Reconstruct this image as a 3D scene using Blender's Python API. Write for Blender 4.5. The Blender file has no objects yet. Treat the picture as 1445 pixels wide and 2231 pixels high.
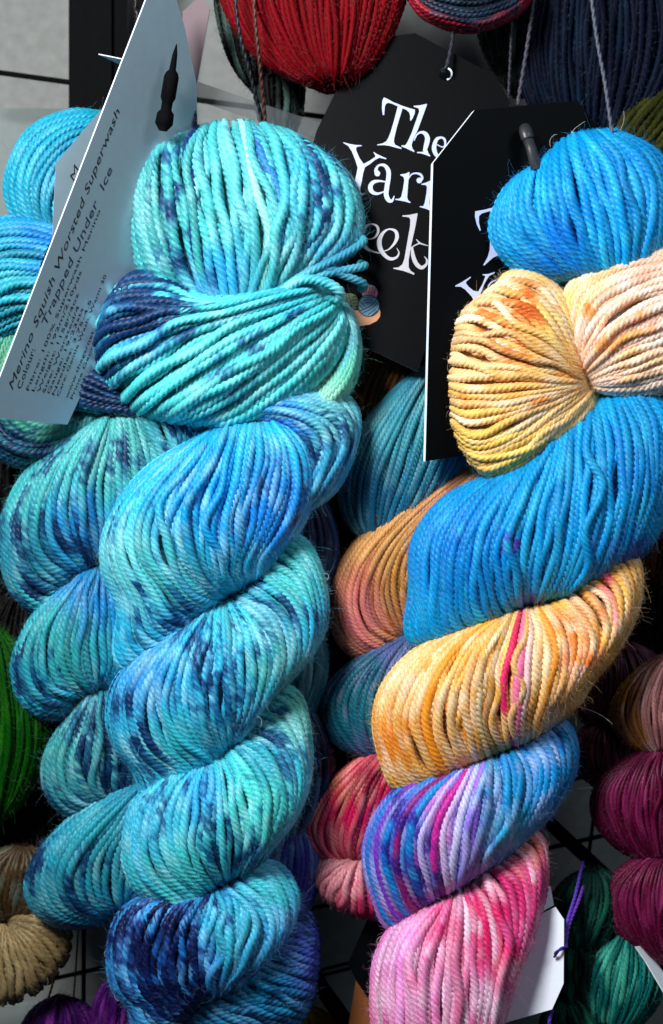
import bpy, math
import numpy as np
from mathutils import Vector
from mathutils.geometry import tessellate_polygon

scene = bpy.context.scene
# ---------------------------------------------------------------- camera, world, lamps, exposure
S = 0.40 / 2231.0          # metres per photo pixel in the plane of the front skeins
D = 0.50                   # camera distance to that plane
CX, CY = 722.5, 1115.5

cam_d = bpy.data.cameras.new('camera')
cam = bpy.data.objects.new('camera', cam_d)
scene.collection.objects.link(cam)
cam.location = (0, -D, 0)
cam.rotation_euler = (math.radians(90), 0, 0)
cam_d.sensor_fit = 'VERTICAL'
cam_d.angle = 2 * math.atan(0.20 / D)
cam_d.clip_start = 0.01
cam_d.clip_end = 20
cam_d.dof.use_dof = True
cam_d.dof.focus_distance = D - 0.012
cam_d.dof.aperture_fstop = 6.0
scene.camera = cam

world = bpy.data.worlds.new('World')
scene.world = world
world.use_nodes = True
wb = world.node_tree.nodes['Background']
wb.inputs[0].default_value = (0.55, 0.75, 1.0, 1)
wb.inputs[1].default_value = 0.04

def area(name, loc, target, size, power, col, sy=None):
    l = bpy.data.lights.new(name, 'AREA')
    l.energy = power; l.color = col
    l.shape = 'RECTANGLE'; l.size = size; l.size_y = sy or size
    o = bpy.data.objects.new(name, l)
    scene.collection.objects.link(o)
    o.location = loc
    d = Vector(target) - Vector(loc)
    o.rotation_euler = d.to_track_quat('-Z', 'Y').to_euler()
    return o
area('key_lamp', (-0.28, -0.46, 0.36), (0.02, 0, -0.02), 0.18, 7.9, (1.0, 0.99, 0.97), 0.18)  # unseen main source at the upper left, a plain area lamp
area('side_lamp', (0.42, -0.50, 0.42), (-0.05, 0, 0.0), 0.2, 1.3, (0.85, 0.93, 1.0))  # unseen weaker source at the upper right, a plain area lamp

scene.view_settings.view_transform = 'Standard'
scene.view_settings.look = 'None'
scene.view_settings.exposure = 0.0
scene.view_settings.gamma = 1.0
scene.cycles.max_bounces = 6
scene.cycles.diffuse_bounces = 4

rng = np.random.default_rng(7)
COL = scene.collection

# ---------------------------------------------------------------- helpers
def W(p):
    p = np.asarray(p, float)
    k = (D + p[..., 2] * S) / D
    return np.stack([(p[..., 0] - CX) * S * k, p[..., 2] * S, -(p[..., 1] - CY) * S * k], -1)

def lin(c):
    c = np.asarray(c, float) / 255.0
    return np.where(c <= 0.04045, c / 12.92, ((c + 0.055) / 1.055) ** 2.4)

def tag(o, label=None, cat=None, group=None, kind=None):
    if label: o['label'] = label
    if cat: o['category'] = cat
    if group: o['group'] = group
    if kind: o['kind'] = kind
    return o

def thing(name, at, label, cat, group=None):
    o = bpy.data.objects.new(name, None)
    COL.objects.link(o)
    w = W(np.array(at, float))
    o.location = w
    o.empty_display_size = 0.01
    return tag(o, label, cat, group)

def link(name, me, mat, parent=None):
    o = bpy.data.objects.new(name, me)
    COL.objects.link(o)
    if mat: me.materials.append(mat)
    if parent is not None:
        o.parent = parent
        o.location = -Vector(parent.location)
    return o

def np_mesh(name, V, F, C=None, smooth=True, world_space=False):
    """V (n,3) in pixel space, F (m,4) quads, C (n,3) linear colour"""
    me = bpy.data.meshes.new(name)
    Wv = V if world_space else W(V)
    me.vertices.add(len(Wv)); me.vertices.foreach_set('co', np.ascontiguousarray(Wv, np.float32).ravel())
    m, k = F.shape
    me.loops.add(m * k); me.loops.foreach_set('vertex_index', F.astype(np.int32).ravel())
    me.polygons.add(m); me.polygons.foreach_set('loop_start', (np.arange(m) * k).astype(np.int32))
    me.polygons.foreach_set('use_smooth', np.full(m, smooth))
    me.update(calc_edges=True)
    if C is not None:
        a = me.color_attributes.new('dye', 'FLOAT_COLOR', 'POINT')
        c4 = np.ones((len(Wv), 4), np.float32); c4[:, :3] = C
        a.data.foreach_set('color', c4.ravel())
    return me

def crs(P, n=None, u=None):
    """Catmull-Rom through P (k,...) at n uniform parameters (or parameters u in 0..1)"""
    P = np.asarray(P, float); k = len(P)
    if u is None: u = np.linspace(0, 1, n)
    x = np.clip(np.asarray(u), 0, 1) * (k - 1)
    i = np.minimum(x.astype(int), k - 2); f = x - i
    E = np.concatenate([[2 * P[0] - P[1]], P, [2 * P[-1] - P[-2]]])
    sh = (len(x),) + (1,) * (P.ndim - 1); f = f.reshape(sh)
    a, b, c, d = E[i], E[i + 1], E[i + 2], E[i + 3]
    return 0.5 * ((2 * b) + (c - a) * f + (2 * a - 5 * b + 4 * c - d) * f ** 2 + (3 * b - a - 3 * c + d) * f ** 3)

def arc_resample(P, n):
    Q = crs(P, 60)
    L = np.concatenate([[0], np.cumsum(np.linalg.norm(np.diff(Q[:, :2], axis=0), axis=1))])
    u = np.linspace(0, L[-1], n)
    return np.stack([np.interp(u, L, Q[:, j]) for j in range(Q.shape[1])], -1)

def noise1(n, freq):
    k = max(int(freq) + 3, 4)
    return crs(rng.uniform(-1, 1, (k, 1)), n)[:, 0]

_g = rng.uniform(-1, 1, (64, 64))
def noise2(x, y):
    xi = np.floor(x).astype(int); yi = np.floor(y).astype(int)
    fx = x - xi; fy = y - yi
    fx = fx * fx * (3 - 2 * fx); fy = fy * fy * (3 - 2 * fy)
    g = lambda a, b: _g[a % 64, b % 64]
    return (g(xi, yi) * (1 - fx) + g(xi + 1, yi) * fx) * (1 - fy) + (g(xi, yi + 1) * (1 - fx) + g(xi + 1, yi + 1) * fx) * fy

# ---------------------------------------------------------------- materials
def principled(name, col=None, rough=0.6, **kw):
    m = bpy.data.materials.new(name); m.use_nodes = True
    b = m.node_tree.nodes['Principled BSDF']
    if col is not None: b.inputs['Base Color'].default_value = (*lin(col), 1)
    b.inputs['Roughness'].default_value = rough
    for k, v in kw.items(): b.inputs[k].default_value = v
    return m, b, m.node_tree

def yarn_mat(name, rough=0.42, sheen=0.0, spec=0.5, bump=0.5):
    m, b, nt = principled(name, None, rough)
    at = nt.nodes.new('ShaderNodeAttribute'); at.attribute_name = 'dye'
    tc = nt.nodes.new('ShaderNodeTexCoord')
    nz = nt.nodes.new('ShaderNodeTexNoise'); nz.inputs['Scale'].default_value = 2600; nz.inputs['Detail'].default_value = 3
    nt.links.new(tc.outputs['Object'], nz.inputs['Vector'])
    mr = nt.nodes.new('ShaderNodeMapRange'); mr.inputs['To Min'].default_value = 0.64; mr.inputs['To Max'].default_value = 1.36
    mr.inputs['From Min'].default_value = 0.3; mr.inputs['From Max'].default_value = 0.7
    nt.links.new(nz.outputs['Fac'], mr.inputs['Value'])
    mx = nt.nodes.new('ShaderNodeVectorMath'); mx.operation = 'SCALE'
    nt.links.new(at.outputs['Color'], mx.inputs[0]); nt.links.new(mr.outputs['Result'], mx.inputs['Scale'])
    nt.links.new(mx.outputs['Vector'], b.inputs['Base Color'])
    bp = nt.nodes.new('ShaderNodeBump'); bp.inputs['Strength'].default_value = bump; bp.inputs['Distance'].default_value = 0.0002
    nt.links.new(nz.outputs['Fac'], bp.inputs['Height']); nt.links.new(bp.outputs['Normal'], b.inputs['Normal'])
    b.inputs['Specular IOR Level'].default_value = spec
    tn = nt.nodes.new('ShaderNodeMix'); tn.data_type = 'RGBA'; tn.inputs['Factor'].default_value = 0.4
    nt.links.new(at.outputs['Color'], tn.inputs[6]); tn.inputs[7].default_value = (1, 1, 1, 1)
    nt.links.new(tn.outputs[2], b.inputs['Specular Tint'])
    b.inputs['Subsurface Weight'].default_value = 0.25
    b.inputs['Subsurface Radius'].default_value = (1, 1, 1); b.inputs['Subsurface Scale'].default_value = 0.0009
    b.inputs['Sheen Weight'].default_value = sheen; b.inputs['Sheen Roughness'].default_value = 0.4
    return m
YARN = yarn_mat('wool_yarn')
MATTYARN = yarn_mat('matt_wool_yarn', 0.6, 0.0, 0.14, 0.4)
SILK = yarn_mat('smooth_fine_yarn', 0.42, 0.0, 0.4, 0.2)

def flat_mat(name, col, rough, mott=0.06, scale=900, **kw):
    m, b, nt = principled(name, col, rough, **kw)
    tc = nt.nodes.new('ShaderNodeTexCoord')
    nz = nt.nodes.new('ShaderNodeTexNoise'); nz.inputs['Scale'].default_value = scale; nz.inputs['Detail'].default_value = 6
    nt.links.new(tc.outputs['Object'], nz.inputs['Vector'])
    mr = nt.nodes.new('ShaderNodeMapRange')
    mr.inputs['From Min'].default_value = 0.25; mr.inputs['From Max'].default_value = 0.75
    mr.inputs['To Min'].default_value = 1 - mott; mr.inputs['To Max'].default_value = 1 + mott
    nt.links.new(nz.outputs['Fac'], mr.inputs['Value'])
    mx = nt.nodes.new('ShaderNodeVectorMath'); mx.operation = 'SCALE'; mx.inputs[0].default_value = lin(col)
    nt.links.new(mr.outputs['Result'], mx.inputs['Scale']); nt.links.new(mx.outputs['Vector'], b.inputs['Base Color'])
    bp = nt.nodes.new('ShaderNodeBump'); bp.inputs['Strength'].default_value = 0.15; bp.inputs['Distance'].default_value = 0.0002
    nt.links.new(nz.outputs['Fac'], bp.inputs['Height']); nt.links.new(bp.outputs['Normal'], b.inputs['Normal'])
    return m
M_BLACKCARD = flat_mat('glossy_black_card', (2, 4, 6), 0.5, 0.2, 500)
for _m, _sp, _bs in ((M_BLACKCARD, 0.05, 0.03),):
    _m.node_tree.nodes['Principled BSDF'].inputs['Specular IOR Level'].default_value = _sp
    _m.node_tree.nodes['Bump'].inputs['Strength'].default_value = _bs
M_SILVER = flat_mat('silver_card', (150, 176, 190), 0.34, 0.03, 300, Metallic=0.6)
M_PINKCARD = flat_mat('dull_rose_card', (88, 70, 78), 0.6, 0.03)
M_WHITE = flat_mat('white_card', (232, 242, 255), 0.6, 0.02)
M_FOIL = flat_mat('pale_foil_lettering', (178, 190, 226), 0.4, 0.05)
M_FOIL2 = flat_mat('grey_foil_lettering', (176, 178, 186), 0.4, 0.05)
M_INK = flat_mat('black_ink', (10, 12, 18), 0.5, 0.05)
M_PENINK = flat_mat('blue_black_pen_ink', (18, 26, 56), 0.5, 0.05)
M_METAL = flat_mat('black_enamelled_metal', (5, 6, 7), 0.75, 0.2, 300, **{'Specular IOR Level': 0.04})
M_MATT = flat_mat('matt_black_rubber', (3, 4, 5), 0.8, 0.1, 300, **{'Specular IOR Level': 0.05})
M_PEG = flat_mat('grey_rubber', (40, 44, 50), 0.4, 0.2, 600)
M_WALL = flat_mat('grey_wall_panel', (114, 118, 117), 0.85, 0.16, 160)
M_WALL2 = flat_mat('blue_grey_wall_panel', (112, 122, 122), 0.85, 0.06, 260)
M_TAN = flat_mat('tan_print', (190, 130, 92), 0.5, 0.04)
M_GREENP = flat_mat('green_print', (92, 112, 70), 0.5, 0.04)
M_BLUEP = flat_mat('blue_print', (80, 132, 160), 0.5, 0.04)
M_PINKP = flat_mat('pink_print', (150, 96, 120), 0.5, 0.04)
M_BROWNCARD = flat_mat('brown_kraft_card', (130, 74, 30), 0.7, 0.12, 300)
M_PLASTIC, _b, _n = principled('clear_plastic', (95, 100, 104), 0.15)
_b.inputs['Alpha'].default_value = 0.35

# ---------------------------------------------------------------- yarn builder
DEEP = [1.2, 0.95, (1, 1, 1)]      # wool colour exponent, strength and tint; rear skeins darkened in place of shade
class Dye:
    def __init__(s, base, spots=(), dark=(), darkc=(8, 50, 88), pale=0.18, palec=(190, 235, 225), jit=0.10, streaks=()):
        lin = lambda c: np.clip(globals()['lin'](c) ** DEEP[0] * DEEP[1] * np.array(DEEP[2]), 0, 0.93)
        s.base = lin(base); s.spots = [(x, y, r, lin(c), (w[0] if w else 1.0)) for (x, y, r, c, *w) in spots]
        s.dark = dark; s.darkc = lin(darkc); s.pale = pale; s.palec = lin(palec); s.jit = jit
        s.streaks = [(lin(c), p) for c, p in streaks]
    def parts(s, P):
        """colour without the dark flecks, and how far the dark dye has soaked in (raw)"""
        n = len(P)
        off = rng.normal(0, 9)
        x = P[:, 0] + off * 0.6 + 10 * noise1(n, n / 12); y = P[:, 1] + off * 1.8 + 16 * noise1(n, n / 12)
        c = np.tile(s.base, (n, 1)) * 0.35; wt = np.full(n, 0.35)
        for sx, sy, r, col, w in s.spots:
            k = w * 1.5 * np.exp(-(((x - sx) ** 2 + (y - sy) ** 2) / r ** 2))
            c += k[:, None] * col; wt += k
        c /= wt[:, None]
        for col, pr in s.streaks:
            if rng.random() < pr:
                k = np.clip(0.5 + 0.8 * noise1(n, n / 22), 0, 1)[:, None] * 0.8
                c = c * (1 - k) + col * k
        p = np.clip(s.pale * (0.25 + noise1(n, n / 9) * 0.9 + noise2(x / 40 + 7, y / 40)) + rng.normal(0, .05), 0, 0.7)[:, None]
        c = c * (1 - p) + s.palec * p
        kr = np.full(n, -1.0)
        if s.dark:
            mask = np.zeros(n)
            for (sx, sy, r, w) in s.dark:
                mask = np.maximum(mask, w * np.exp(-(((x - sx) ** 2 + (y - sy) ** 2) / (r * 1.15) ** 2)))
            nz = 0.5 + rng.normal(0, 0.24) + 0.30 * noise1(n, n / 14) + 0.10 * noise1(n, n / 4) + 0.10 * noise2(x / 20, y / 26)
            kr = mask - 0.80 * np.maximum(nz, 0.16)
        c = c * (1 + rng.normal(0, s.jit)) * (1 + 0.07 * noise1(n, n / 4))[:, None]
        return np.clip(c, 0.001, 0.95), kr
    def soak(s, c, kr):
        k = np.clip((kr + 0.16) * 1.7, 0, 1); k = (k * k * (3 - 2 * k) * 0.97)[..., None]
        return c * (s.darkc / c) ** k
    def __call__(s, P):
        c, kr = s.parts(P)
        return s.soak(c, kr)

PLY12 = [(0.0, 0.76), (0.33, 0.98), (0.67, 0.98)]
def tube(P, C, r, plies, hand, pitch, phase, prof, dye=None, kr=None):
    """P (n,3) path in pixel space, C (n,3), r (n,) radii -> V, F, colours"""
    n = len(P)
    T = np.gradient(P, axis=0); T /= np.linalg.norm(T, axis=1)[:, None] + 1e-9
    ref = np.array([0.05, 0.03, -1.0])
    N = ref - (T @ ref)[:, None] * T; N /= np.linalg.norm(N, axis=1)[:, None] + 1e-9
    B = np.cross(T, N)
    L = np.concatenate([[0], np.cumsum(np.linalg.norm(np.diff(P, axis=0), axis=1))])
    tw = -hand * 2 * math.pi * L / pitch + phase
    th, rr = [], []
    for k in range(plies):
        for a, q in prof:
            th.append((k + a) / plies * 2 * math.pi); rr.append(q)
    th = np.array(th); rr = np.array(rr); m = len(th)
    A = th[None, :] + tw[:, None]
    R = (r[:, None] * rr[None, :])[..., None]
    V = P[:, None, :] + R * (np.cos(A)[..., None] * N[:, None, :] + np.sin(A)[..., None] * B[:, None, :])
    cc = np.repeat(C[:, None, :], m, 1)
    if dye is not None and kr is not None and kr.max() > -0.6:
        pv = np.stack([0.16 * noise1(n, n / 5) for _ in range(plies)], 1)
        cc = dye.soak(cc, kr[:, None] + np.repeat(pv, m // plies, 1))
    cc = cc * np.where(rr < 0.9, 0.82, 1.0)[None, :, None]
    idx = np.arange(n * m).reshape(n, m); j = np.roll(idx, -1, 1)
    F = np.stack([idx[:-1], idx[1:], j[1:], j[:-1]], -1).reshape(-1, 4)
    return V.reshape(-1, 3), F, cc.reshape(-1, 3)

def fuzz(P, C, N0, length, rad):
    """P,C (k,3) roots; little curling three-sided fibres"""
    k = len(P); seg = 5
    d = N0 + rng.normal(0, 0.75, (k, 3)); d /= np.linalg.norm(d, axis=1)[:, None]
    curl = rng.normal(0, 0.55, (k, 3))
    st = (length * (rng.uniform(0.3, 1.0, k) ** 1.6 + 1.3 * (rng.random(k) < 0.03)) / seg)[:, None]
    pts = [P]
    for i in range(seg):
        d = d + curl + rng.normal(0, 0.25, (k, 3)); d /= np.linalg.norm(d, axis=1)[:, None]
        pts.append(pts[-1] + d * st)
    Q = np.stack(pts, 1)                       # k,seg+1,3
    w = rad * np.linspace(1, 0.5, seg + 1)
    o = np.array([[1, 0, 0], [-0.5, 0.87, 0.3], [-0.5, -0.5, -0.8]])
    V = Q[:, :, None, :] + (w[:, None, None] * o[None])[None]
    idx = np.arange(k * (seg + 1) * 3).reshape(k, seg + 1, 3); j = np.roll(idx, -1, 2)
    F = np.stack([idx[:, :-1], idx[:, 1:], j[:, 1:], j[:, :-1]], -1).reshape(-1, 4)
    return V.reshape(-1, 3), F, np.repeat(C, (seg + 1) * 3, 0)

def bundle(name, parent, guides, dye, d0=0, bulge=60, r=10.0, hs=0.25, he=0.25, dive=40, fine=1, tilt=0.0, lift=0.0,
           fz=1.0, wrap=105, mat=None, stray=2, dens=1.0, jit=1.0, hand=1, pexp=0.6, label=None, plies=4, paint=(), open_end=1.0):
    """guides: polylines from start to end, given from one side of the bundle to the other"""
    M = 28
    guides = [[list(map(float, p)) for p in g] for g in guides]
    if open_end > 1:            # keep the strands side by side where they slip under the next coil
        for back, f in ((1, open_end), (2, 1 + (open_end - 1) * .55), (3, 1 + (open_end - 1) * .2)):
            mu = np.mean([g[-back] for g in guides], axis=0)
            for g in guides:
                g[-back] = list(mu + (np.array(g[-back]) - mu) * (f if back < 3 else 1) )
    G = np.stack([arc_resample(g, M) for g in guides])             # g,M,2
    mid = M // 2
    width = np.linalg.norm(np.diff(G[:, mid], axis=0), axis=1).sum()
    a, b = width / 2, bulge
    arc = math.pi * math.sqrt((a * a + b * b) / 2) * (2 * wrap / 180)
    n = max(4, int(arc / (2 * r * 0.75) * dens))
    VV, FF, CC, off = [], [], [], 0
    FP, FC, FN = [], [], []
    def h(t):
        return (hs + (1 - hs) * np.sin(math.pi * np.clip(t, 0, .5)) ** pexp) * (t < .5) + (he + (1 - he) * np.sin(math.pi * np.clip(t, .5, 1)) ** pexp) * (t >= .5)
    def surf(phi, t, push=0.0):
        s = 0.5 + 0.5 * np.sin(phi) * 1.0
        P2 = np.stack([crs(G, u=s[i:i + 1])[0][0] for i in range(0)]) if False else None
        # bilinear-ish evaluation: spline across guides then interpolate along
        Gs = crs(G, u=s)                                            # k,M,2
        x = t * (M - 1); i = np.minimum(x.astype(int), M - 2); f = (x - i)[:, None]
        q = Gs[np.arange(len(t)), i] * (1 - f) + Gs[np.arange(len(t)), i + 1] * f
        e = np.clip(1 - t / 0.10, 0, 1) ** 2 + np.clip(1 - (1 - t) / 0.10, 0, 1) ** 2
        d = d0 - (bulge * h(t) + push) * np.cos(phi) + dive * e + tilt * (t - 0.5) + lift * np.sin(phi)
        return np.concatenate([q, d[:, None]], 1)
    wr = math.radians(wrap)
    step = 5.0 if fine else 8.0
    todo = []
    phs = np.linspace(-wr, wr, 81); cum = np.cumsum(np.sqrt((a * np.cos(phs)) ** 2 + (b * np.sin(phs)) ** 2 + 1)); cumf = (cum - cum[0]) / (cum[-1] - cum[0])
    for layer in (0, 1):
        nn = n if layer == 0 else int(n * 0.8)
        for i in range(nn):
            ph = float(np.interp((i + 0.5 + rng.normal(0, 0.14) * jit) / nn, cumf, phs))
            fr = (i + 0.5) / nn
            pc = next((c for f0, wd, c in paint if abs(fr - f0) < wd), None) if layer == 0 else None
            todo.append((ph, layer, 0.0, pc))
    for i in range(stray):
        ph = rng.uniform(-1.0, 1.0)
        todo.append((ph, -1, rng.uniform(-0.16, 0.16), None))
    for ph0, layer, drift, pc in todo:
        k0 = 40
        t = np.linspace(0, 1, k0)
        ph = ph0 + drift * (t - 0.5) + (0.035 * jit) * noise1(k0, 3) * (1 if layer == 0 else 2)
        push = {0: 0, 1: -1.0 * r, -1: 1.1 * r * 1.0}[layer] + rng.normal(0, 0.12) * r + (0.35 * r if pc is not None else 0)
        Pc = surf(ph, t, push)
        Pc[:, :2] += (np.stack([noise1(k0, 4), noise1(k0, 4)], 1)) * r * 0.14 * jit
        Pc[:, 2] += noise1(k0, 4) * r * 0.22 * jit
        L = np.linalg.norm(np.diff(Pc, axis=0), axis=1).sum()
        nk = max(int(L / step), 8)
        P = arc_resample(Pc, nk)
        # local spacing shrinks the strand where the bundle is pinched
        tt = np.linspace(0, 1, k0)
        A = surf(np.full(k0, ph0 - 0.08), tt); Bq = surf(np.full(k0, ph0 + 0.08), tt)
        sp = np.linalg.norm(A - Bq, axis=1) / 0.16 * (2 * wr / n)
        sp = sp / max(sp.max(), 1e-6)
        rl = r * np.clip(0.35 + 0.75 * sp, 0.62, 1.0)
        rr = np.interp(np.linspace(0, 1, nk), tt, rl) * np.clip(1 + rng.normal(0, 0.09), .8, 1.25) * (1 + 0.07 * noise1(nk, nk / 6))
        Cl, kr = dye.parts(P)
        if pc is not None:
            kp = np.clip(1.0 + 0.22 * noise1(nk, nk / 14), 0, 1)[:, None]; Cl = Cl * (1 - kp) + lin(pc) * kp
        C = dye.soak(Cl, kr)
        prof = PLY12 if fine else [(0.0, 0.78), (0.5, 1.0)]
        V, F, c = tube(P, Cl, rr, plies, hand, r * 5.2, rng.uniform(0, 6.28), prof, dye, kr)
        VV.append(V); FF.append(F + off); CC.append(c); off += len(V)
        if fz > 0 and layer <= 0:
            kf = rng.poisson(nk * 1.8 * fz)
            if kf:
                j = rng.integers(0, nk, kf)
                ang = rng.uniform(-1.5, 1.5, kf)
                Nn = np.stack([np.sin(ang) * 0.8, rng.normal(0, 0.35, kf), -np.cos(ang)], 1)
                Nn += np.array([math.sin(ph0), 0, 0]) * 0.8
                Nn /= np.linalg.norm(Nn, axis=1)[:, None]
                FP.append(P[j] + Nn * rr[j][:, None] * 0.9); FC.append(np.clip(C[j] * 1.15 + 0.03, 0, .9)); FN.append(Nn)
    # inner core
    ka, kt = 24, 20
    ang = np.linspace(0, 2 * math.pi, ka, endpoint=False); t = np.linspace(0.02, 0.98, kt)
    AA, TT = np.meshgrid(ang, t, indexing='ij')
    ss = 0.5 + 0.44 * np.sin(AA.ravel())
    Gs = crs(G, u=ss); x = TT.ravel() * (M - 1); i = np.minimum(x.astype(int), M - 2); f = (x - i)[:, None]
    q = Gs[np.arange(len(x)), i] * (1 - f) + Gs[np.arange(len(x)), i + 1] * f
    tr = TT.ravel()
    e = np.clip(1 - tr / 0.10, 0, 1) ** 2 + np.clip(1 - (1 - tr) / 0.10, 0, 1) ** 2
    cosA = np.cos(AA.ravel())
    dep = d0 + dive * e + tilt * (tr - .5) - np.where(cosA > 0, np.maximum(bulge * h(tr) - 2.3 * r, 4), bulge * 0.7 * h(tr)) * cosA + lift * np.sin(AA.ravel())
    V = np.concatenate([q, dep[:, None]], 1)
    idx = np.arange(ka * kt).reshape(ka, kt); jn = np.roll(idx, -1, 0)
    F = np.stack([idx[:, :-1], idx[:, 1:], jn[:, 1:], jn[:, :-1]], -1).reshape(-1, 4)
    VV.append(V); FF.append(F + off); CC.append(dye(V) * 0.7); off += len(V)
    if FP:
        V, F, c = fuzz(np.concatenate(FP), np.concatenate(FC), np.concatenate(FN), r * 2.6, 0.22 if fine else 0.4)
        VV.append(V); FF.append(F + off); CC.append(c); off += len(V)
    me = np_mesh(name, np.concatenate(VV), np.concatenate(FF), np.concatenate(CC))
    o = link(name, me, mat or YARN, parent)
    if label: o['label'] = label
    return o

def quad_guides(T, B, L, R, k=5, spread=0.08, e=0.72):
    T, B, L, R = (np.array(v, float) for v in (T, B, L, R))
    out = []
    for s in np.linspace(0, 1, k):
        m = L + (R - L) * s
        t = np.linspace(0, 1, 9)[:, None]
        base = T + (B - T) * t
        mm = (m - (T + B) / 2)
        g = base + mm * np.sin(math.pi * t) ** e + (R - L) * (s - 0.5) * spread
        out.append(g)
    return out

def cord(name, parent, pts, r, col, mat=None, plies=2, n=None):
    P = np.array(pts, float)
    Q = crs(P, max(int(np.linalg.norm(np.diff(P, axis=0), axis=1).sum() / 3), 12))
    V, F, c = tube(Q, np.tile(lin(col), (len(Q), 1)), np.full(len(Q), r), plies, -1, r * 8, 0, [(0, .55), (.25, .9), (.5, 1.0), (.75, .9)])
    me = np_mesh(name, V, F, c)
    return link(name, me, mat or YARN, parent)

def rod(name, parent, pts, radii, mat, seg=16):
    P = np.array(pts, float); n = len(P)
    T = np.gradient(P, axis=0); T /= np.linalg.norm(T, axis=1)[:, None]
    ref = np.array([0.0, 0.0, -1.0])
    if abs(T[0] @ ref) > 0.9: ref = np.array([1.0, 0, 0])
    N = ref - (T @ ref)[:, None] * T; N /= np.linalg.norm(N, axis=1)[:, None]; B = np.cross(T, N)
    th = np.linspace(0, 2 * math.pi, seg, endpoint=False); R = np.array(radii, float)[:, None, None]
    V = P[:, None] + R * (np.cos(th)[None, :, None] * N[:, None] + np.sin(th)[None, :, None] * B[:, None])
    idx = np.arange(n * seg).reshape(n, seg); j = np.roll(idx, -1, 1)
    F = np.stack([idx[:-1], idx[1:], j[1:], j[:-1]], -1).reshape(-1, 4)
    V = V.reshape(-1, 3)
    caps = []
    for ring, c in ((idx[0], P[0]), (idx[-1], P[-1])):
        V = np.concatenate([V, [c]]); ci = len(V) - 1
        for a in range(0, seg, 2):
            caps.append([ci, ring[a], ring[(a + 1) % seg], ring[(a + 2) % seg]])
    F = np.concatenate([F, np.array(caps)])
    me = np_mesh(name, V, F)
    return link(name, me, mat, parent)

# ---------------------------------------------------------------- cards (tags)
class Plane:
    """plane through three pixel-space points; proj() puts a photo position on it"""
    def __init__(s, a, b, c):
        A, B, C = (W(np.array(p, float)) for p in (a, b, c))
        s.o = A; s.n = np.cross(B - A, C - A); s.n /= np.linalg.norm(s.n)
        if s.n[1] > 0: s.n = -s.n
    def proj(s, xy, off=0.0):
        xy = np.asarray(xy, float)
        d = np.stack([(xy[..., 0] - CX) * S, np.full(xy.shape[:-1], D), -(xy[..., 1] - CY) * S], -1)
        c = np.array([0, -D, 0.0])
        k = ((s.o - c) @ s.n) / (d @ s.n)
        return c + d * k[..., None] + s.n * off * S

def add_poly(verts, faces, loops3):
    tri = tessellate_polygon([[Vector(v) for v in lp] for lp in loops3])
    base = len(verts)
    for lp in loops3: verts.extend([tuple(v) for v in lp])
    faces.extend([tuple(base + i for i in t) for t in tri])

def card(name, parent, pl, outline, mat, thick=2.5, edge_mat=None, hole=None):
    o2 = np.array(outline, float)
    loops = [o2]
    if hole:
        a = np.linspace(0, 2 * math.pi, 20, endpoint=False)
        loops.append(np.stack([hole[0] + hole[2] * np.cos(a), hole[1] + hole[2] * np.sin(a)], -1))
    V, F = [], []
    front = [pl.proj(l, 0) for l in loops]
    back = [f - pl.n * thick * S for f in front]
    add_poly(V, F, front); nf = len(F)
    add_poly(V, F, back); nb = len(F)
    b0 = sum(len(l) for l in loops); st = 0
    for l in loops:
        m = len(l)
        for i in range(m):
            j = (i + 1) % m
            F.append((st + i, st + j, b0 + st + j, b0 + st + i))
        st += m
    me = bpy.data.meshes.new(name); me.from_pydata(V, [], F); me.update()
    o = link(name, me, mat, parent)
    if edge_mat:
        me.materials.append(edge_mat)
        for i, p in enumerate(me.polygons): p.material_index = 1 if i >= nb else 0
    return o

def stroke_poly(pts, sub=8):
    P = np.array(pts, float); Q = crs(P, (len(P) - 1) * sub + 1)
    T = np.gradient(Q[:, :2], axis=0); T /= np.linalg.norm(T, axis=1)[:, None] + 1e-9
    N = np.stack([-T[:, 1], T[:, 0]], -1); w = np.maximum(Q[:, 2:3], 3) / 2
    return Q[:, :2], N, w

def lettering(name, parent, pl, items, mat, conv, off0=0.5):
    """items: ('p', points) filled outline or ('s', points with width) stroke"""
    V, F = [], []; off = off0
    for kind, pts in items:
        off += 0.06
        if kind == 'p':
            q = np.array(pts, float); q = np.stack([crs(np.vstack([q, q[:1]]), len(q) * 3 + 1)[:-1, i] for i in (0, 1)], -1) if False else q
            add_poly(V, F, [pl.proj(conv(q), off)])
        else:
            c, N, w = stroke_poly(pts)
            Lf = pl.proj(conv(c + N * w), off); Rt = pl.proj(conv(c - N * w), off)
            b = len(V); n = len(c)
            V.extend(map(tuple, Lf)); V.extend(map(tuple, Rt))
            for i in range(n - 1): F.append((b + i, b + i + 1, b + n + i + 1, b + n + i))
            for e in (0, n - 1):
                off += 0.03
                a = np.linspace(0, 2 * math.pi, 14, endpoint=False)
                disc = c[e] + w[e] * np.stack([np.cos(a), np.sin(a)], -1)
                b = len(V); V.extend(map(tuple, pl.proj(conv(disc), off))); F.append(tuple(range(b, b + 14)))
    me = bpy.data.meshes.new(name); me.from_pydata(V, [], F); me.update()
    return link(name, me, mat, parent)

def text_mesh(s, shear=0.0, bold=0.0):
    cu = bpy.data.curves.new('t', 'FONT'); cu.body = s; cu.shear = shear; cu.offset = bold; cu.resolution_u = 2
    o = bpy.data.objects.new('t', cu); COL.objects.link(o)
    dg = bpy.context.evaluated_depsgraph_get(); dg.update()
    me = bpy.data.meshes.new_from_object(o.evaluated_get(dg))
    bpy.data.objects.remove(o); bpy.data.curves.remove(cu)
    return me

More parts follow.
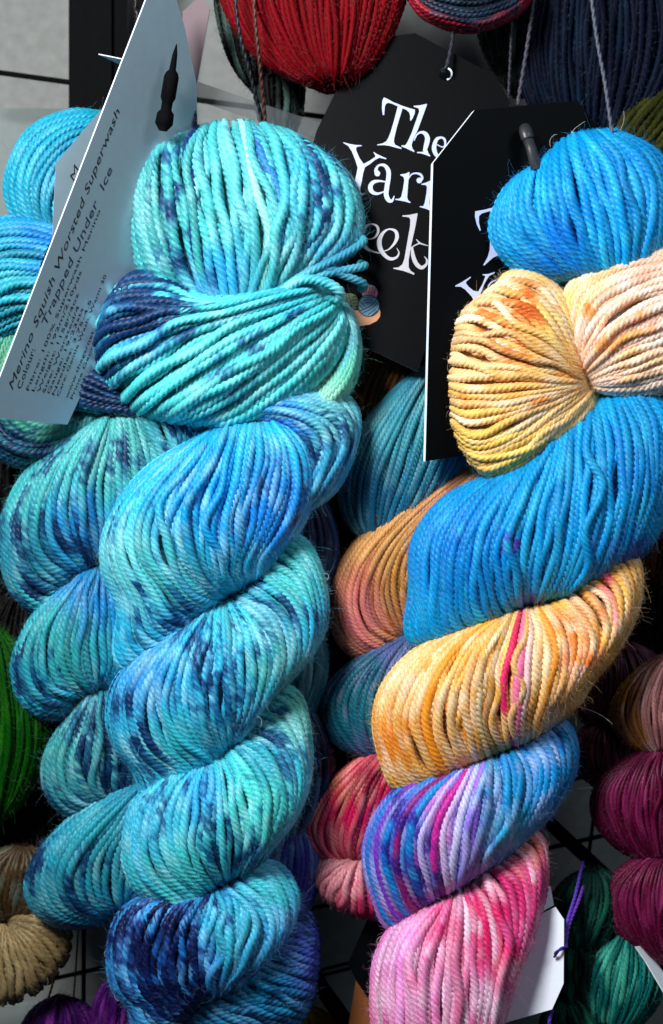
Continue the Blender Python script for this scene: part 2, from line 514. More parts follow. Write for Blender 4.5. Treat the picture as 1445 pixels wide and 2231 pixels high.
def text_line(name, parent, pl, s, p0, p1, hgt, mat, shear=0.0, bold=0.0, up=None, off=0.6):
    me = text_mesh(s, shear, bold)
    co = np.empty(len(me.vertices) * 3, np.float32); me.vertices.foreach_get('co', co); co = co.reshape(-1, 3)
    x0, x1 = co[:, 0].min(), co[:, 0].max()
    p0 = np.array(p0, float); p1 = np.array(p1, float); d = p1 - p0
    L = np.linalg.norm(d)
    u = np.array([d[1], -d[0]]) / L if up is None else np.array(up, float)
    q = p0 + (co[:, :1] - x0) / (x1 - x0) * d + co[:, 1:2] * hgt / 0.7 * u
    w = pl.proj(q, off)
    me.vertices.foreach_set('co', np.ascontiguousarray(w, np.float32).ravel()); me.update()
    me.name = name
    return link(name, me, mat, parent)

# ---------------------------------------------------------------- THE SETTING: wall panels behind the rack
def wall_panel(name, x0, x1, y0, y1, d, mat):
    V = W(np.array([[x0, y0, d], [x1, y0, d], [x1, y1, d], [x0, y1, d]], float))
    k = np.array([0, 0.004, 0])
    V2 = V + k
    me = bpy.data.meshes.new(name)
    me.from_pydata([tuple(v) for v in np.vstack([V, V2])], [], [(0, 1, 2, 3), (7, 6, 5, 4), (0, 4, 5, 1), (1, 5, 6, 2), (2, 6, 7, 3), (3, 7, 4, 0)])
    o = link(name, me, mat); return tag(o, kind='structure')
wall_panel('wall', -700, 2200, -600, 2900, 700, M_WALL)
wall_panel('wall_panel', -700, 175, 236, 900, 640, M_WALL2)
wall_panel('wall_panel', -700, 130, 2190, 2900, 600, M_WALL2)

rack = thing('wire_rack', (200, 240, 420), 'black wire display rack with a wide upright post behind the hanging skeins', 'display rack')
def boxpart(name, parent, x0, x1, y0, y1, d, th, mat):
    P = np.array([[x0, y0, d], [x1, y0, d], [x1, y1, d], [x0, y1, d], [x0, y0, d + th], [x1, y0, d + th], [x1, y1, d + th], [x0, y1, d + th]], float)
    me = bpy.data.meshes.new(name)
    me.from_pydata([tuple(v) for v in W(P)], [], [(0, 3, 2, 1), (4, 5, 6, 7), (0, 1, 5, 4), (1, 2, 6, 5), (2, 3, 7, 6), (3, 0, 4, 7)])
    return link(name, me, mat, parent)
boxpart('upright_post', rack, 150, 278, -500, 1500, 400, 60, M_METAL)
boxpart('post_ridge', rack, 190, 243, -500, 1500, 386, 12, M_METAL)
def wire(a, b, r=5):
    rod('wire', rack, [(*a, 470), ((a[0] + b[0]) / 2, (a[1] + b[1]) / 2 + 1, 470), (*b, 470)], [r, r, r], M_METAL, 8)
wire((-60, 150), (760, 262), 6)
wire((-60, 2172), (520, 2040), 5)
wire((185, 1500), (181, 2500), 5)
wire((560, 2010), (860, 1932), 5)
wire((690, 2116), (880, 2066), 4)
wire((690, 2128), (880, 2078), 4)
wire((1130, 1730), (1400, 1655), 5)
wire((1130, 1862), (1400, 1800), 5)
wire((1330, 1500), (1200, 2500), 4)
rod('hook_arm', rack, [(1140, 1740, 300), (1250, 1842, 330), (1390, 1972, 380)], [15, 15, 15], M_METAL)
rod('hook_arm', rack, [(640, 2040, 260), (700, 2150, 250), (790, 2280, 240)], [17, 17, 20], M_METAL)

# ---------------------------------------------------------------- background skeins
DEEP[:] = [1.25, 0.60, (1, 1, 1)]  # far skeins' colours darkened to stand in for their shade
CY_ = (40, 175, 205); AQ = (80, 200, 190); MINT = (112, 205, 186); BLU = (28, 105, 185); NAVY = (14, 34, 92); PUR = (90, 90, 180)

def far_skein(label, at, coils, dye, depth, r=8.5, mat=None, group='skeins hanging behind the front row', name='yarn_skein', fz=0.5, fine=0, cat='yarn skein', plies=3):
    e = thing(name, (*at, depth), label, cat, group)
    for c in coils:
        T, B, L, R = c[:4]; dd = c[4] if len(c) > 4 and c[4] is not None else dye
        w = np.linalg.norm(np.array(R, float) - np.array(L, float))
        bundle('twisted_coil', e, quad_guides(T, B, L, R), dd, d0=depth, bulge=min(w * 0.42, 80), r=r, fine=fine, fz=fz, mat=mat or MATTYARN, stray=3, plies=plies, dive=50)
    return e

far_skein('added black yarn skein darkening the gap between the turquoise and the multicoloured skeins', (740, 1150),
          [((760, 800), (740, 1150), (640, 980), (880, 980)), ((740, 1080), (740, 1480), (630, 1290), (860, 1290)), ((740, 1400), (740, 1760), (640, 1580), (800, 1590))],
          Dye((16, 16, 22), pale=0.1, palec=(40, 30, 40)), 230, 9)  # dark skein added as backdrop so the middle gap turns black
far_skein('added black yarn skein darkening the gap left of the turquoise skeins', (80, 1500),
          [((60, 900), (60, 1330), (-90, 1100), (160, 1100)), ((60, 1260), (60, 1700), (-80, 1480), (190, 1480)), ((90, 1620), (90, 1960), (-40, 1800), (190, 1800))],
          Dye((14, 16, 16), pale=0.1, palec=(30, 34, 30)), 260, 9)  # added the same way to blacken the gap at the left
far_skein('added black yarn skein darkening the gap under the brown skein at the right edge', (1400, 1300),
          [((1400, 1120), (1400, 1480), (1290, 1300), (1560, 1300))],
          Dye((16, 12, 16), pale=0.1, palec=(50, 20, 40)), 240, 9)  # added to blacken the gap below the brown skein
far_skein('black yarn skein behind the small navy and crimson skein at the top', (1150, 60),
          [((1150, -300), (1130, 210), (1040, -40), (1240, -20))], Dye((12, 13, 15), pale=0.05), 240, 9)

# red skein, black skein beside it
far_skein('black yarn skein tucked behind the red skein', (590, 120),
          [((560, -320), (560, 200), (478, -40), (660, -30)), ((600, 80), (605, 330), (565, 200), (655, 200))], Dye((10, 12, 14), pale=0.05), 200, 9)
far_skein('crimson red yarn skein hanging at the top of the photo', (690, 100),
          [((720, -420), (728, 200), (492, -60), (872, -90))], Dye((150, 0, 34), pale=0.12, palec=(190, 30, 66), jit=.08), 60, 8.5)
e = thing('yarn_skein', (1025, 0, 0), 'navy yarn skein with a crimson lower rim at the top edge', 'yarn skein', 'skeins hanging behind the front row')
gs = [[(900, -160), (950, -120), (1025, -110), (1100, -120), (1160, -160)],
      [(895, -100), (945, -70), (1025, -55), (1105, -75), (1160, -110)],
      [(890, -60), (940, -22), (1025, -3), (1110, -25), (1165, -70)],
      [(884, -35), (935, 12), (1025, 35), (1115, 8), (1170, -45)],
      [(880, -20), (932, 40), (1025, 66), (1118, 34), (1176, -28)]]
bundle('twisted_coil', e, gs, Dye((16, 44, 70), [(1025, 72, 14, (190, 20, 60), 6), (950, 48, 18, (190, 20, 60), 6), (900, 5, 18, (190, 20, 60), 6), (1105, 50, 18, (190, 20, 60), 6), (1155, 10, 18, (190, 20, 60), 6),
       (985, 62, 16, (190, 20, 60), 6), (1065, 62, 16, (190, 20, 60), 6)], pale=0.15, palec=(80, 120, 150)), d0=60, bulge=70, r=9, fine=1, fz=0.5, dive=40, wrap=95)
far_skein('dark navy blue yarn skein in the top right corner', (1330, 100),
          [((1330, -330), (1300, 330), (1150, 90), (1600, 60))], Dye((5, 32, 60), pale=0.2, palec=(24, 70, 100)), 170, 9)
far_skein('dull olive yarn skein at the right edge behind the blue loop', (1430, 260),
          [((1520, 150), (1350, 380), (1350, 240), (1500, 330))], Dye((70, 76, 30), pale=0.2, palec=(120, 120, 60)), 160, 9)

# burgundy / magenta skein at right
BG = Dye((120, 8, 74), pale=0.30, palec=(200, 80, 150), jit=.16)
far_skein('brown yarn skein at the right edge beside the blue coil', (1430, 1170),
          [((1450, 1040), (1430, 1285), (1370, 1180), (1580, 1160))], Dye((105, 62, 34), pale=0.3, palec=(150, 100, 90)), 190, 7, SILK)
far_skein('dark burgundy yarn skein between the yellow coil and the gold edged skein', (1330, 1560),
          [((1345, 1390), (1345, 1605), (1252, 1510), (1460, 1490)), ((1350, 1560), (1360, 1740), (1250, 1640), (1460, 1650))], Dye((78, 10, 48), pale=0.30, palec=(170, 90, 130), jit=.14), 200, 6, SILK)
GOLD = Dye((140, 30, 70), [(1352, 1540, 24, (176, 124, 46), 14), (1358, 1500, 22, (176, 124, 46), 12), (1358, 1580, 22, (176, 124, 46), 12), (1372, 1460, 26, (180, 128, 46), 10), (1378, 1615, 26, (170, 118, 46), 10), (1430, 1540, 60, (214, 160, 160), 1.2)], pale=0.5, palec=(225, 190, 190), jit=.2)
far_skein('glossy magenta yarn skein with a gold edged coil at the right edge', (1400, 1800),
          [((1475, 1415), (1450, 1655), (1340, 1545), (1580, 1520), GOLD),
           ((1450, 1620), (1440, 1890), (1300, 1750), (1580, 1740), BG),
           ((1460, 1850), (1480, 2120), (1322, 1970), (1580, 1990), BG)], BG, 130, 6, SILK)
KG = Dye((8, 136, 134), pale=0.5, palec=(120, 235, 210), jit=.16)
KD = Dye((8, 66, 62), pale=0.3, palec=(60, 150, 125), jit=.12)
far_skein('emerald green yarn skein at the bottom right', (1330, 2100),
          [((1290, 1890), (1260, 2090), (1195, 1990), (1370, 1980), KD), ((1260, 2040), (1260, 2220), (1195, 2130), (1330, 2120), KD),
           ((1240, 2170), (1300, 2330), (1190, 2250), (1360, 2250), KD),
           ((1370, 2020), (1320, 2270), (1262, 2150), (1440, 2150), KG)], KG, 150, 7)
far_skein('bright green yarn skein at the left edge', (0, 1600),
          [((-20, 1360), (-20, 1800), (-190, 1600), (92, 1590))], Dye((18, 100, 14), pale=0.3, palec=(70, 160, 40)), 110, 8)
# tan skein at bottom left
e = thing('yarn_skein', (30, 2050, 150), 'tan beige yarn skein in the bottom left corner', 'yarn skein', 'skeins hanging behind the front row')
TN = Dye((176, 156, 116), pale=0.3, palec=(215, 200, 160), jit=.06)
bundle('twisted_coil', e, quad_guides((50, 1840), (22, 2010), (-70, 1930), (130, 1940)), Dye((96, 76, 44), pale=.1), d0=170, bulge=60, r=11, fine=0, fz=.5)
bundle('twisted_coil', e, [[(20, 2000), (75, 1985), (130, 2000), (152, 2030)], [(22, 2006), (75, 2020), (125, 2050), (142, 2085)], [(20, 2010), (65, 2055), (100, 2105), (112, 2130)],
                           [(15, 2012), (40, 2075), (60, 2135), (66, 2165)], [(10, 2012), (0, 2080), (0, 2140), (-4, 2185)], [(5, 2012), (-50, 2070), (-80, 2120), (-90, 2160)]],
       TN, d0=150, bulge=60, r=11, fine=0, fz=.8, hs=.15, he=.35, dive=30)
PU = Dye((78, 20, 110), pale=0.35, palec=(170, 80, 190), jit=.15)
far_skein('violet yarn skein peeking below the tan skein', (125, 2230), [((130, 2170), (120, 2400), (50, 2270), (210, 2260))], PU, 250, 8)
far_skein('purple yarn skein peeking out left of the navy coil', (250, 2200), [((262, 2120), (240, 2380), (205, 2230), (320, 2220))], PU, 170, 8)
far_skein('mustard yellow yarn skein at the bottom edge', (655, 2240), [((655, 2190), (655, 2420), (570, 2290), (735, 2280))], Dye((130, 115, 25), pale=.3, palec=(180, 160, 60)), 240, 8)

# ---------------------------------------------------------------- second turquoise skein, left
DEEP[:] = [1.12, 0.68, (0.74, 0.95, 1.18)]  # second row's shade is put into its wool colour here
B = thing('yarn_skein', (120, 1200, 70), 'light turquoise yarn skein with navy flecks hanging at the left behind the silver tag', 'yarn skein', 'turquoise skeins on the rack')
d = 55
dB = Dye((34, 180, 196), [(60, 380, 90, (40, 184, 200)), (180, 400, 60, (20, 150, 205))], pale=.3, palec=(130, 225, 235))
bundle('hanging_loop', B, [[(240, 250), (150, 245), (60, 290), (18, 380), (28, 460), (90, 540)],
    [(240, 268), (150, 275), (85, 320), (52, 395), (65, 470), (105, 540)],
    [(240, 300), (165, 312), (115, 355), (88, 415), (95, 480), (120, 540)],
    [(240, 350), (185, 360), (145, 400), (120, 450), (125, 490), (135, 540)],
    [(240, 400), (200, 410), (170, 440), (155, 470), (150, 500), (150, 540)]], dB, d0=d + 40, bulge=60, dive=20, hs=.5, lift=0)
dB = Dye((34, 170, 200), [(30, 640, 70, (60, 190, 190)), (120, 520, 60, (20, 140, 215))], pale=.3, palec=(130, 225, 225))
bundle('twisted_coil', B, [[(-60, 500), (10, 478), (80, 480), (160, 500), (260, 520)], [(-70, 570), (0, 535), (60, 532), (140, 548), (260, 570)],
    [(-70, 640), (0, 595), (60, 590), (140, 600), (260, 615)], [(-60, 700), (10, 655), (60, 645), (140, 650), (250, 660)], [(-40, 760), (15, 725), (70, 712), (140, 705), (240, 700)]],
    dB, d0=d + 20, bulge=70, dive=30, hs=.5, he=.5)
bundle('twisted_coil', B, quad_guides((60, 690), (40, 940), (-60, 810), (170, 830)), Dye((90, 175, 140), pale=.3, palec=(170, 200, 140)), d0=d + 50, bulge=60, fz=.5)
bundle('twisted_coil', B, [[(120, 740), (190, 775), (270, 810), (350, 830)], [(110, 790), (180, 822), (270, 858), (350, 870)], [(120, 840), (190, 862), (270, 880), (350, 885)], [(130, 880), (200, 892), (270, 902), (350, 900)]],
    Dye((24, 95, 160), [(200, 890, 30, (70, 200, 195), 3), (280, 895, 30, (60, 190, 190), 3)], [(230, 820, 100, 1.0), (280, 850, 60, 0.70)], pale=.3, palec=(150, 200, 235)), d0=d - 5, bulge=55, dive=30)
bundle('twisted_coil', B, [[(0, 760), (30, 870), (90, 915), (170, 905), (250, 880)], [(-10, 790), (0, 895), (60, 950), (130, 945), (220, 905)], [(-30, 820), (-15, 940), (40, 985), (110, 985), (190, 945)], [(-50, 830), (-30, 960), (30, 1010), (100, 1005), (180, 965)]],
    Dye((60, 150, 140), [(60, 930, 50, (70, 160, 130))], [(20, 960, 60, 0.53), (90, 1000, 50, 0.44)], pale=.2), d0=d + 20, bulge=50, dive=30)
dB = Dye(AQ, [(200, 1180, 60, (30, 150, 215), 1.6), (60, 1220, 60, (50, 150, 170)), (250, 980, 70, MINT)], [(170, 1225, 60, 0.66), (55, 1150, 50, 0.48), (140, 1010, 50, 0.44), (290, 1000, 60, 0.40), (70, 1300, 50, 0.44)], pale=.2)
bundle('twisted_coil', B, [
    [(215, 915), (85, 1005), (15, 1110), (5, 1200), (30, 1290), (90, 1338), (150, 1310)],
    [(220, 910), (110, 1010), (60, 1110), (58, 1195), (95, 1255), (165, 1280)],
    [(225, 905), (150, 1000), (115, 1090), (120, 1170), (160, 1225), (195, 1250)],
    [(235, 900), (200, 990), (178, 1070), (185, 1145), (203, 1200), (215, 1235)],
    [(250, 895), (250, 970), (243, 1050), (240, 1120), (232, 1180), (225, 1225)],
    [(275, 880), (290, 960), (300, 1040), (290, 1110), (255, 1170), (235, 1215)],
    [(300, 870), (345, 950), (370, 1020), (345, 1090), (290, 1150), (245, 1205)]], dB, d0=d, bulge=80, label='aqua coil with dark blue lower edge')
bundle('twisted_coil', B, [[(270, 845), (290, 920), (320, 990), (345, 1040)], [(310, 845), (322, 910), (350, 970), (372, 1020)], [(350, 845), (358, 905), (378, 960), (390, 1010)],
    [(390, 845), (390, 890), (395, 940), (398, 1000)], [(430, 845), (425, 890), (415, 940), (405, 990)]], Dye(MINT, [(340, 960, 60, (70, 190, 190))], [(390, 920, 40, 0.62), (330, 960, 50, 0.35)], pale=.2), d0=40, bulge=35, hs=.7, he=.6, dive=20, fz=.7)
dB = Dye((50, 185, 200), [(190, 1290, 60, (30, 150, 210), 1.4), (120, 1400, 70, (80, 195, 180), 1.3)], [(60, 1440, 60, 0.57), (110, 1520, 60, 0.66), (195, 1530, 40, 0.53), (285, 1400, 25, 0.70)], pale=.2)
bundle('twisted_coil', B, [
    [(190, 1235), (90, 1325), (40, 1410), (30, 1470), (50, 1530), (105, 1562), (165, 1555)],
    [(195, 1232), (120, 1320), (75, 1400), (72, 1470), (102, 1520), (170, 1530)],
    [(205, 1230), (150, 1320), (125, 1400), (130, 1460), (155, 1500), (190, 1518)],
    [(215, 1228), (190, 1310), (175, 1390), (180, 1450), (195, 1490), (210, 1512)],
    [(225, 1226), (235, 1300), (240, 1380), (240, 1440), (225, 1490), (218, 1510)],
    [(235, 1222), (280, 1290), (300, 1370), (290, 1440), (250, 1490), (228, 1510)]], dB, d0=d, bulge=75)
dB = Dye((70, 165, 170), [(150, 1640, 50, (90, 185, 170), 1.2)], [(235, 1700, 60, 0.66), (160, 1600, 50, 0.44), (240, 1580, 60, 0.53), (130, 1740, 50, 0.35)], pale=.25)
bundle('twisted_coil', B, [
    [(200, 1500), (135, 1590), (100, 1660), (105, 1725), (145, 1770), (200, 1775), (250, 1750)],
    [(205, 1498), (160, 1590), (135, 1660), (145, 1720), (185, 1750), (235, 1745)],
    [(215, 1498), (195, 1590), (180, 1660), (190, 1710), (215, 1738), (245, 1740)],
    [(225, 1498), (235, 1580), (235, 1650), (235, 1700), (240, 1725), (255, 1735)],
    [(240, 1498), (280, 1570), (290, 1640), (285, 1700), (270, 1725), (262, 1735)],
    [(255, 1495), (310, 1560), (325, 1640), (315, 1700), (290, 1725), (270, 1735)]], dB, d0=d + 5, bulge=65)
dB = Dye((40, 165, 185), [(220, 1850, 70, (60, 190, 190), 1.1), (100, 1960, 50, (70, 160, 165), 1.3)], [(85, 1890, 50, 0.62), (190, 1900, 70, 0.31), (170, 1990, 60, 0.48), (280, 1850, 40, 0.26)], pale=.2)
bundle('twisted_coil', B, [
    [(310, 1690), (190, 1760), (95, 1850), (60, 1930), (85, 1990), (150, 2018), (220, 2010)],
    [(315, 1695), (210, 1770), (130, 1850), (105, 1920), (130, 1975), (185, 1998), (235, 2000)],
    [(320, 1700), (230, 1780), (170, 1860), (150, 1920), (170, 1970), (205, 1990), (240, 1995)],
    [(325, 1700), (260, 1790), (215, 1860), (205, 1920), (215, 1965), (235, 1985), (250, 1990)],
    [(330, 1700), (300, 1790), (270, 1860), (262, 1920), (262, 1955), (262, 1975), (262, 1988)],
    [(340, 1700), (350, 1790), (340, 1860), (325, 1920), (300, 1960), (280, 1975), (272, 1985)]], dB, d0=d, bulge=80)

# ---------------------------------------------------------------- third turquoise skein, behind and right of the front one
Cs = thing('yarn_skein', (650, 1500, 90), 'dark turquoise and navy yarn skein mostly hidden behind the front turquoise skein', 'yarn skein', 'turquoise skeins on the rack')
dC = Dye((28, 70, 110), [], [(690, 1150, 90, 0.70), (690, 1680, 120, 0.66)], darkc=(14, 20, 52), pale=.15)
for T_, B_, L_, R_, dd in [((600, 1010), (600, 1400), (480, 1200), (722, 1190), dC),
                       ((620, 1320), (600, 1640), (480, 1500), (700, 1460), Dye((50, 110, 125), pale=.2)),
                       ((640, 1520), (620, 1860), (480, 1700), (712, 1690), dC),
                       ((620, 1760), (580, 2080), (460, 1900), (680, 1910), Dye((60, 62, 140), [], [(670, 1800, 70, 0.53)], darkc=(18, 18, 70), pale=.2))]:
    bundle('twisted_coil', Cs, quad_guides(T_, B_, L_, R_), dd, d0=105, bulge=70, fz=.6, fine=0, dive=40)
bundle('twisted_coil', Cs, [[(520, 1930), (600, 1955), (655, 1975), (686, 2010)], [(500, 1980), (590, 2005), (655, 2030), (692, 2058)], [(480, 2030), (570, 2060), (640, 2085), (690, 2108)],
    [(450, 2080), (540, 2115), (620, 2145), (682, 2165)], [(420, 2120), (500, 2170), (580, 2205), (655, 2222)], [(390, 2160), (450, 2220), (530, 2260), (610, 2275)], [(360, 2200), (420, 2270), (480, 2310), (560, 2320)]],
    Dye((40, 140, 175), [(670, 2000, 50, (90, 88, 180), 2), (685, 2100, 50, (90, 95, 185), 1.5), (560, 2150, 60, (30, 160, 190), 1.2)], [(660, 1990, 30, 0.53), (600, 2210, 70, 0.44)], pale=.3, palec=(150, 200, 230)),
    d0=55, bulge=75, fz=1, dive=30, hs=.5, he=.2)

# ---------------------------------------------------------------- front turquoise skein
DEEP[:] = [1.08, 0.95, (0.76, 0.95, 1.20)]
A = thing('yarn_skein', (470, 1200, 0), 'large turquoise yarn skein speckled with navy in front at the left centre', 'yarn skein', 'turquoise skeins on the rack')
dA = Dye((82, 180, 170), [(330, 450, 60, (74, 160, 146), 1.2), (430, 500, 50, (80, 190, 175)), (560, 420, 70, (110, 205, 195), 1.2), (650, 400, 50, (60, 185, 200), 1.2), (470, 600, 50, (60, 170, 210), 1.0), (730, 550, 50, (70, 150, 170), 1)],
          [(372, 420, 26, 0.60), (385, 330, 26, 0.55), (375, 540, 24, 0.55), (478, 590, 28, 0.50), (715, 400, 45, 0.70), (700, 500, 40, 0.53), (690, 330, 35, 0.44), (600, 330, 30, 0.31)], pale=.22)
bundle('hanging_loop', A, [
    [(345, 345), (305, 360), (286, 430), (292, 520), (325, 600), (400, 650), (450, 670)],
    [(390, 300), (345, 340), (340, 430), (352, 520), (385, 610), (430, 660), (470, 675)],
    [(440, 278), (420, 320), (430, 420), (445, 520), (465, 610), (485, 660), (500, 680)],
    [(500, 268), (500, 310), (520, 410), (535, 500), (540, 590), (535, 640), (530, 670)],
    [(560, 272), (585, 310), (610, 410), (615, 500), (600, 570), (585, 620), (570, 660)],
    [(610, 285), (655, 320), (685, 410), (680, 490), (650, 550), (620, 600), (600, 640)],
    [(650, 305), (715, 350), (752, 430), (745, 500), (710, 550), (660, 600), (620, 640)],
    [(680, 330), (750, 380), (782, 460), (778, 530), (735, 570), (680, 610), (640, 640)]], dA, d0=15, bulge=85, hs=.15, he=.35, stray=5, wrap=100, jit=1.2, r=12.3, paint=[(.30, .014, (14, 44, 105)), (.40, .012, (24, 84, 150)), (.50, .010, (150, 225, 215)), (.56, .010, (40, 120, 185))])
# loose strand loops poking out at the right
for k, (pts, rr) in enumerate([([(600, 640, -60), (660, 600, -78), (740, 560, -60), (790, 528, -30), (780, 515, 10)], 10),
                ([(610, 640, -62), (680, 605, -70), (745, 590, -58), (792, 580, -30), (785, 575, 10)], 10),
                ([(600, 650, -64), (650, 612, -84), (700, 612, -88), (738, 632, -84), (738, 650, -60), (700, 640, -40)], 12),
                ([(640, 620, -60), (700, 585, -66), (750, 600, -55), (792, 618, -30), (788, 630, 10)], 10)]):
    Q = crs(np.array(pts, float), 46)
    V, F, c = tube(Q, np.clip(dA(Q) * 1.1, 0, .9), np.full(46, rr), 4, 1, 50, 1.0, PLY12)
    link('loose_strand', np_mesh('loose_strand', V, F, c), YARN, A)

dA = Dye((86, 205, 190), [(420, 760, 80, (110, 220, 205), 1.5), (560, 770, 70, (100, 210, 195), 1.2), (600, 660, 60, (60, 190, 195), 1.2), (320, 720, 50, (50, 130, 190), 1.2)],
          [(300, 640, 95, 1.0), (230, 740, 60, 0.75), (380, 650, 60, 0.66), (250, 800, 50, 0.53), (450, 665, 35, 0.40), (560, 780, 26, 0.35), (500, 850, 26, 0.35), (640, 700, 26, 0.44)], pale=.25)
bundle('twisted_coil', A, [
    [(255, 640), (290, 600), (370, 605), (440, 640), (520, 648), (610, 625), (700, 600)],
    [(218, 700), (255, 650), (340, 640), (430, 662), (530, 650), (620, 630), (705, 612)],
    [(210, 760), (240, 712), (330, 688), (430, 675), (530, 655), (630, 633), (710, 620)],
    [(225, 815), (262, 772), (350, 732), (440, 700), (540, 668), (640, 640), (716, 628)],
    [(255, 860), (300, 815), (390, 762), (480, 717), (570, 680), (655, 650), (722, 635)],
    [(300, 892), (355, 855), (440, 800), (520, 750), (600, 704), (675, 664), (728, 642)],
    [(355, 912), (430, 876), (510, 820), (585, 766), (650, 716), (705, 677), (735, 652)],
    [(425, 925), (510, 892), (590, 840), (655, 784), (705, 733), (735, 693), (745, 662)],
    [(500, 932), (590, 900), (665, 850), (720, 793), (748, 741), (758, 700), (752, 668)]], dA, d0=0, bulge=105, hs=.3, he=.35, stray=5, dive=40, jit=1.1, r=11.6)
dA = Dye((96, 195, 175), [(740, 720, 60, (100, 170, 175), 1.3), (760, 850, 60, (120, 205, 160), 1.5), (680, 860, 50, (140, 215, 175), 1.2)], [(655, 690, 50, 0.35)], pale=.3, palec=(200, 225, 180))
bundle('twisted_coil', A, [
    [(470, 925), (570, 912), (670, 870), (735, 810), (762, 740), (752, 680), (728, 640)],
    [(500, 930), (600, 922), (690, 885), (752, 825), (774, 750), (762, 685), (732, 640)],
    [(540, 935), (630, 930), (712, 900), (765, 840), (780, 760), (766, 690), (734, 640)]], dA, d0=28, bulge=60, hs=.3, he=.3, dive=30)
dA = Dye((66, 170, 190), [(740, 900, 50, (120, 195, 180), 1.3), (620, 930, 40, (30, 130, 210), 1.3), (700, 1040, 50, (60, 160, 185), 1.2)], [(600, 925, 30, 0.44), (690, 975, 40, 0.66), (750, 950, 30, 0.44)], pale=.3)
bundle('twisted_coil', A, [
    [(520, 870), (640, 850), (755, 870), (778, 940), (745, 1040), (690, 1100), (640, 1120)],
    [(525, 885), (630, 875), (725, 900), (752, 960), (720, 1040), (675, 1095), (635, 1120)],
    [(530, 897), (620, 897), (690, 930), (715, 985), (690, 1050), (660, 1095), (630, 1120)],
    [(530, 907), (605, 915), (655, 955), (675, 1005), (660, 1060), (640, 1100), (620, 1120)],
    [(530, 915), (585, 935), (620, 980), (640, 1030), (630, 1075), (620, 1105), (605, 1120)]], dA, d0=20, bulge=80, hs=.4, he=.25, dive=30, jit=1.6, stray=4)
bundle('twisted_coil', A, quad_guides((470, 830), (450, 1010), (350, 925), (600, 925)), Dye((20, 60, 110), [(430, 900, 40, (50, 150, 170))], pale=.2), d0=55, bulge=40, fz=.5, dive=20)
dA = Dye((48, 186, 206), [(470, 1080, 80, (20, 165, 215), 1.6), (270, 1200, 50, (130, 215, 200), 1.6), (350, 1250, 60, (100, 210, 195), 1.3), (560, 1100, 60, (24, 120, 205), 1.2), (620, 1060, 50, (26, 120, 190), 1), (400, 1330, 50, (90, 180, 200), 1)],
          [(240, 1130, 30, 0.35), (600, 1050, 40, 0.44), (380, 1345, 36, 0.53), (300, 1330, 30, 0.35), (640, 1100, 40, 0.44)], pale=.25)
bundle('twisted_coil', A, [
    [(440, 950), (310, 1035), (236, 1150), (228, 1240), (262, 1330), (320, 1392), (390, 1410)],
    [(455, 940), (335, 1035), (268, 1130), (262, 1220), (305, 1305), (375, 1355), (440, 1362)],
    [(475, 932), (385, 1030), (330, 1120), (330, 1210), (375, 1280), (430, 1318), (475, 1325)],
    [(500, 925), (445, 1030), (405, 1120), (412, 1200), (440, 1260), (470, 1295), (488, 1312)],
    [(535, 918), (510, 1020), (480, 1120), (480, 1200), (485, 1250), (490, 1285), (497, 1308)],
    [(570, 915), (580, 1000), (560, 1090), (545, 1170), (525, 1235), (508, 1275), (503, 1305)],
    [(590, 910), (635, 980), (640, 1070), (610, 1150), (565, 1225), (528, 1270), (510, 1300)],
    [(605, 905), (675, 970), (690, 1050), (660, 1130), (605, 1215), (545, 1265), (518, 1298)]], dA, d0=0, bulge=125, open_end=1.9, hs=.35, he=.2, stray=4, jit=1.1)
dA = Dye((58, 182, 200), [(330, 1480, 60, (60, 140, 200), 1.0), (440, 1480, 60, (60, 190, 215), 1.4), (500, 1340, 40, (80, 205, 200), 1.5), (650, 1250, 60, (90, 200, 180), 1.6), (590, 1450, 50, (80, 160, 140), 1), (380, 1620, 50, (70, 200, 195), 1.2)],
          [(262, 1520, 36, 0.66), (300, 1620, 40, 0.62), (330, 1650, 36, 0.70), (420, 1400, 36, 0.44), (480, 1500, 60, 0.44), (560, 1330, 50, 0.53), (590, 1400, 40, 0.44), (660, 1330, 40, 0.48), (690, 1370, 30, 0.53), (530, 1560, 50, 0.40), (300, 1440, 40, 0.35)], pale=.25)
bundle('twisted_coil', A, [
    [(445, 1330), (330, 1410), (258, 1480), (238, 1555), (250, 1625), (300, 1685), (370, 1710), (430, 1690)],
    [(452, 1326), (350, 1412), (295, 1490), (285, 1560), (310, 1635), (360, 1680), (415, 1690), (450, 1675)],
    [(460, 1320), (392, 1405), (350, 1490), (350, 1560), (380, 1625), (420, 1660), (450, 1668), (470, 1660)],
    [(470, 1316), (435, 1400), (415, 1480), (420, 1550), (440, 1605), (462, 1638), (475, 1650), (482, 1650)],
    [(485, 1312), (485, 1390), (482, 1465), (488, 1530), (495, 1580), (495, 1615), (492, 1635), (490, 1645)],
    [(500, 1308), (530, 1370), (545, 1430), (548, 1490), (540, 1545), (522, 1590), (505, 1620), (495, 1640)],
    [(515, 1300), (575, 1345), (608, 1410), (608, 1470), (580, 1525), (548, 1570), (520, 1605), (500, 1635)],
    [(550, 1240), (630, 1290), (665, 1360), (655, 1430), (610, 1490), (568, 1540), (530, 1590), (505, 1630)],
    [(600, 1140), (675, 1195), (705, 1290), (700, 1380), (650, 1455), (595, 1510), (545, 1570), (510, 1620)]], dA, d0=5, bulge=125, hs=.3, he=.2, open_end=1.9, tilt=-10, jit=1.1)
